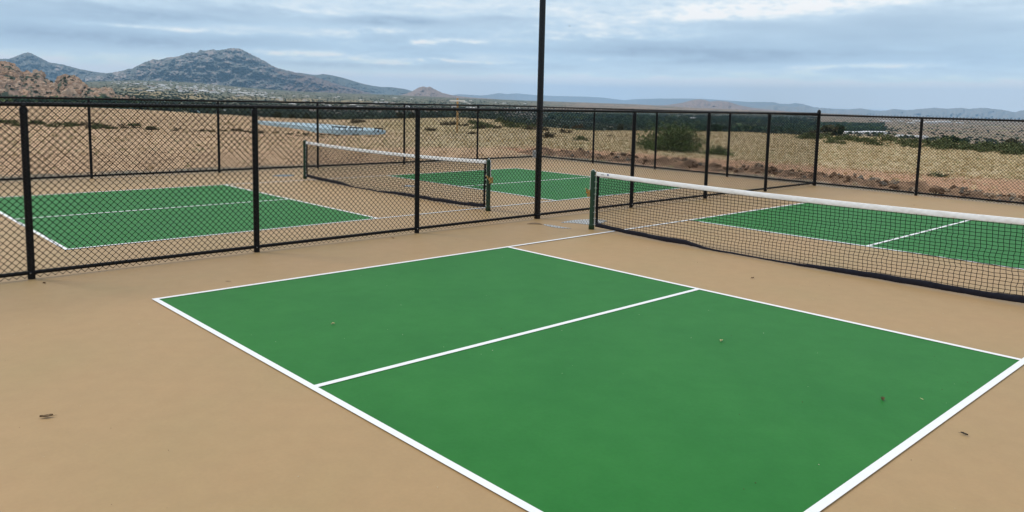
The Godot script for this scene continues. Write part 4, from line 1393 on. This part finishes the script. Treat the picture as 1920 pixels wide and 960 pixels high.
	M.granite_b = mat(lin(0.39, 0.27, 0.19), 0.95, 0.0, 0.1)
	M.granite_c = mat(lin(0.49, 0.355, 0.255), 0.95, 0.0, 0.1)
	M.leaf_brown = mat(lin(0.15, 0.095, 0.045), 0.8)
	M.leaf_dark = mat(lin(0.035, 0.028, 0.02), 0.8)
	M.leaf_pale = mat(lin(0.58, 0.52, 0.28), 0.7)
	M.mud = mat(lin(0.20, 0.135, 0.075), 0.9)
	M.water = mat(lin(0.30, 0.22, 0.135), 0.02, 0.0, 0.7)

# ---------------------------------------------------------------- build
func _ready() -> void:
	var f3 := Vector3(cos(PITCH) * cos(YAW), cos(PITCH) * sin(YAW), sin(PITCH))
	var r3 := Vector3(sin(YAW), -cos(YAW), 0)
	var u3 := r3.cross(f3)
	var rr := r3 * cos(ROLL) + u3 * sin(ROLL)
	var uu := -r3 * sin(ROLL) + u3 * cos(ROLL)
	cam_f = Vector3(-f3.y, f3.z, -f3.x); cam_r = Vector3(-rr.y, rr.z, -rr.x); cam_u = Vector3(-uu.y, uu.z, -uu.x)
	var cam := Camera3D.new()
	cam.name = "camera"
	cam.transform = Transform3D(Basis(cam_r, cam_u, -cam_f), EYE)
	cam.projection = Camera3D.PROJECTION_FRUSTUM
	cam.near = 0.1
	cam.far = 90000.0
	cam.size = 0.1 * 960.0 / FOCAL
	cam.frustum_offset = Vector2(0, -0.1 * (480.0 - PPY) / FOCAL)
	add_child(cam)
	cam.current = true

	var env := Environment.new()
	env.background_mode = Environment.BG_SKY
	var pano := PanoramaSkyMaterial.new()
	pano.panorama = tex(build_sky())
	var sky := Sky.new()
	sky.sky_material = pano
	env.sky = sky
	env.tonemap_mode = Environment.TONE_MAPPER_LINEAR
	env.tonemap_exposure = 1.08
	env.fog_enabled = true
	env.fog_density = HAZE
	env.fog_light_color = Color(0.665, 0.845, 0.985)
	env.sdfgi_enabled = true
	env.ssao_enabled = true
	env.ssil_enabled = true
	var we := WorldEnvironment.new()
	we.name = "world_environment"
	we.environment = env
	add_child(we)
	var sun := DirectionalLight3D.new()
	sun.name = "sun"
	sun.light_energy = 0.5
	sun.light_color = Color(1.0, 0.97, 0.92)
	sun.light_angular_distance = 14.0
	sun.shadow_enabled = true
	var az := atan2(cam_f.x, -cam_f.z) - 1.25
	var el := deg_to_rad(48.0)
	var to_sun := Vector3(sin(az) * cos(el), sin(el), -cos(az) * cos(el))
	sun.transform = Transform3D(Basis.looking_at(-to_sun, Vector3.UP), Vector3(0, 30, 0))
	add_child(sun)

	nz_bump = noise(71, 0.12, 3)
	nz_tone = noise(72, 0.035, 4)
	nz_fine = noise(73, 0.6, 3)
	build_materials()
	print("sky and materials ", Time.get_ticks_msec())

	# setting
	build_ground()
	build_mountains()
	print("ground ", Time.get_ticks_msec())
	var edge := PackedVector3Array([Vector3(PAD_LO.x, 0, PAD_HI.y), Vector3(PAD_LO.x, 0, PAD_LO.y), Vector3(PAD_HI.x, 0, PAD_LO.y + 0.034 * (PAD_HI.x - PAD_LO.x)), Vector3(PAD_HI.x, 0, PAD_HI.y)])
	tag(obj("court_pavement", slab(edge, 0.4), M.pad), "tan coated pavement around the green courts", "", "", "structure")
	build_court(0.0, 0.0, "green court before the middle fence")
	build_court(0.0, -9.185, "green court behind the middle fence")

	# fences: the middle one, the one along the far side, the one across the ends
	var mid := [0.0, 2.48, 4.96, 7.44, 9.92, 12.42, 14.94, 17.44, 19.92, 22.36]
	# starts at u = -5.62
	build_fence("black chain link fence between the two courts", P(-5.62, -1.63), PI / 2, mid, [5, 9], [], 1.0, 0.0365, 1.84)
	build_fence("black chain link fence along the far side of the fenced court", P(-3.25, -11.9), PI / 2, [0.0, 2.96, 5.92, 8.88, 11.66, 14.56, 17.46, 20.35], [7], [], 1.0, 0.030, 1.83)
	build_fence("black chain link fence across the ends of both courts", P(17.1, -11.9), -0.034, [0.0, 2.56, 5.13, 7.68, 10.27, 12.76, 15.32, 17.9], [], [0, 4], 1.0, 0.032, 1.81)

	# light pole standing in the line of the middle fence
	var lp := thing("light_pole", "tall black light pole rising from the middle fence", "pole", Transform3D(Basis.IDENTITY, P(6.80, -1.63)))
	var mb := MB.new()
	mb.lathe([[0.0, -0.1], [0.053, -0.1], [0.053, 2.0], [0.051, 5.0], [0.049, 6.4], [0.03, 6.42], [0.0, 6.43]], Vector3.ZERO, 20)
	obj("shaft", mb.mesh(), M.pole, lp)
	mb = MB.new()
	mb.box(Vector3(-0.035, 1.035, 0.05), Vector3(0.035, 1.15, 0.10), Transform3D(Basis(Vector3.UP, -0.5), Vector3.ZERO), 0.008)
	var jb := obj("junction_box", mb.mesh(), M.box, lp)
	mb = MB.new()
	mb.box(Vector3(-0.028, 1.05, 0.1005), Vector3(0.028, 1.135, 0.106), Transform3D(Basis(Vector3.UP, -0.5), Vector3.ZERO), 0.003)
	obj("cover_plate", mb.mesh(), M.steel, jb)
	mb = MB.new()
	mb.lathe([[0.054, 0.045], [0.06, 0.047], [0.06, 0.085], [0.054, 0.087]], Vector3.ZERO, 16)
	obj("clamp", mb.mesh(), M.fence, lp)
	mb = MB.new()
	mb.lathe([[0.054, 1.797], [0.06, 1.799], [0.06, 1.837], [0.054, 1.839]], Vector3.ZERO, 16)
	obj("clamp", mb.mesh(), M.fence, lp)

	build_net(6.706, -0.33, 6.43, "white topped black net across the court before the middle fence", false, 0.05, 81)
	build_net(6.72, -9.49, -2.80, "white topped black net across the court behind the middle fence", true, 0.05, 83)
	print("courts ", Time.get_ticks_msec())
	cleft_shrub = leaf_mass(Vector3(1.2, 0.9, 1.2), 12, 110, 0.4, 45, [Color(0.06, 0.08, 0.045), Color(0.08, 0.095, 0.05)], false)
	outcrop([[-60, 150], [-20, 137], [3, 130], [10, 127], [20, 127], [27, 133], [35, 139], [45, 146], [50, 143], [58, 142], [77, 142], [82, 148], [90, 155], [100, 158], [106, 164], [112, 178]], 184.0, 1650.0, 240.0, "big reddish granite outcrop with scrub in its clefts", 901, 260)
	outcrop([[72, 184], [84, 172], [92, 168], [100, 167], [104, 162], [112, 154], [118, 148], [130, 147], [142, 146], [148, 149], [153, 156], [160, 163], [168, 169], [173, 176], [178, 184]], 186.0, 1500.0, 150.0, "rounded pink granite dome standing by itself", 905, 150)
	outcrop([[150, 186], [158, 174], [168, 168], [178, 167], [185, 170], [192, 166], [200, 164], [206, 168], [212, 176], [222, 180], [236, 178], [250, 180], [262, 186]], 188.0, 1420.0, 120.0, "low knobby granite outcrop beside the pink dome", 909, 80)
	build_town()
	build_valley_plants()
	print("valley ", Time.get_ticks_msec())
	build_field()
	build_litter()
	build_birds()
	print("done ", Time.get_ticks_msec())
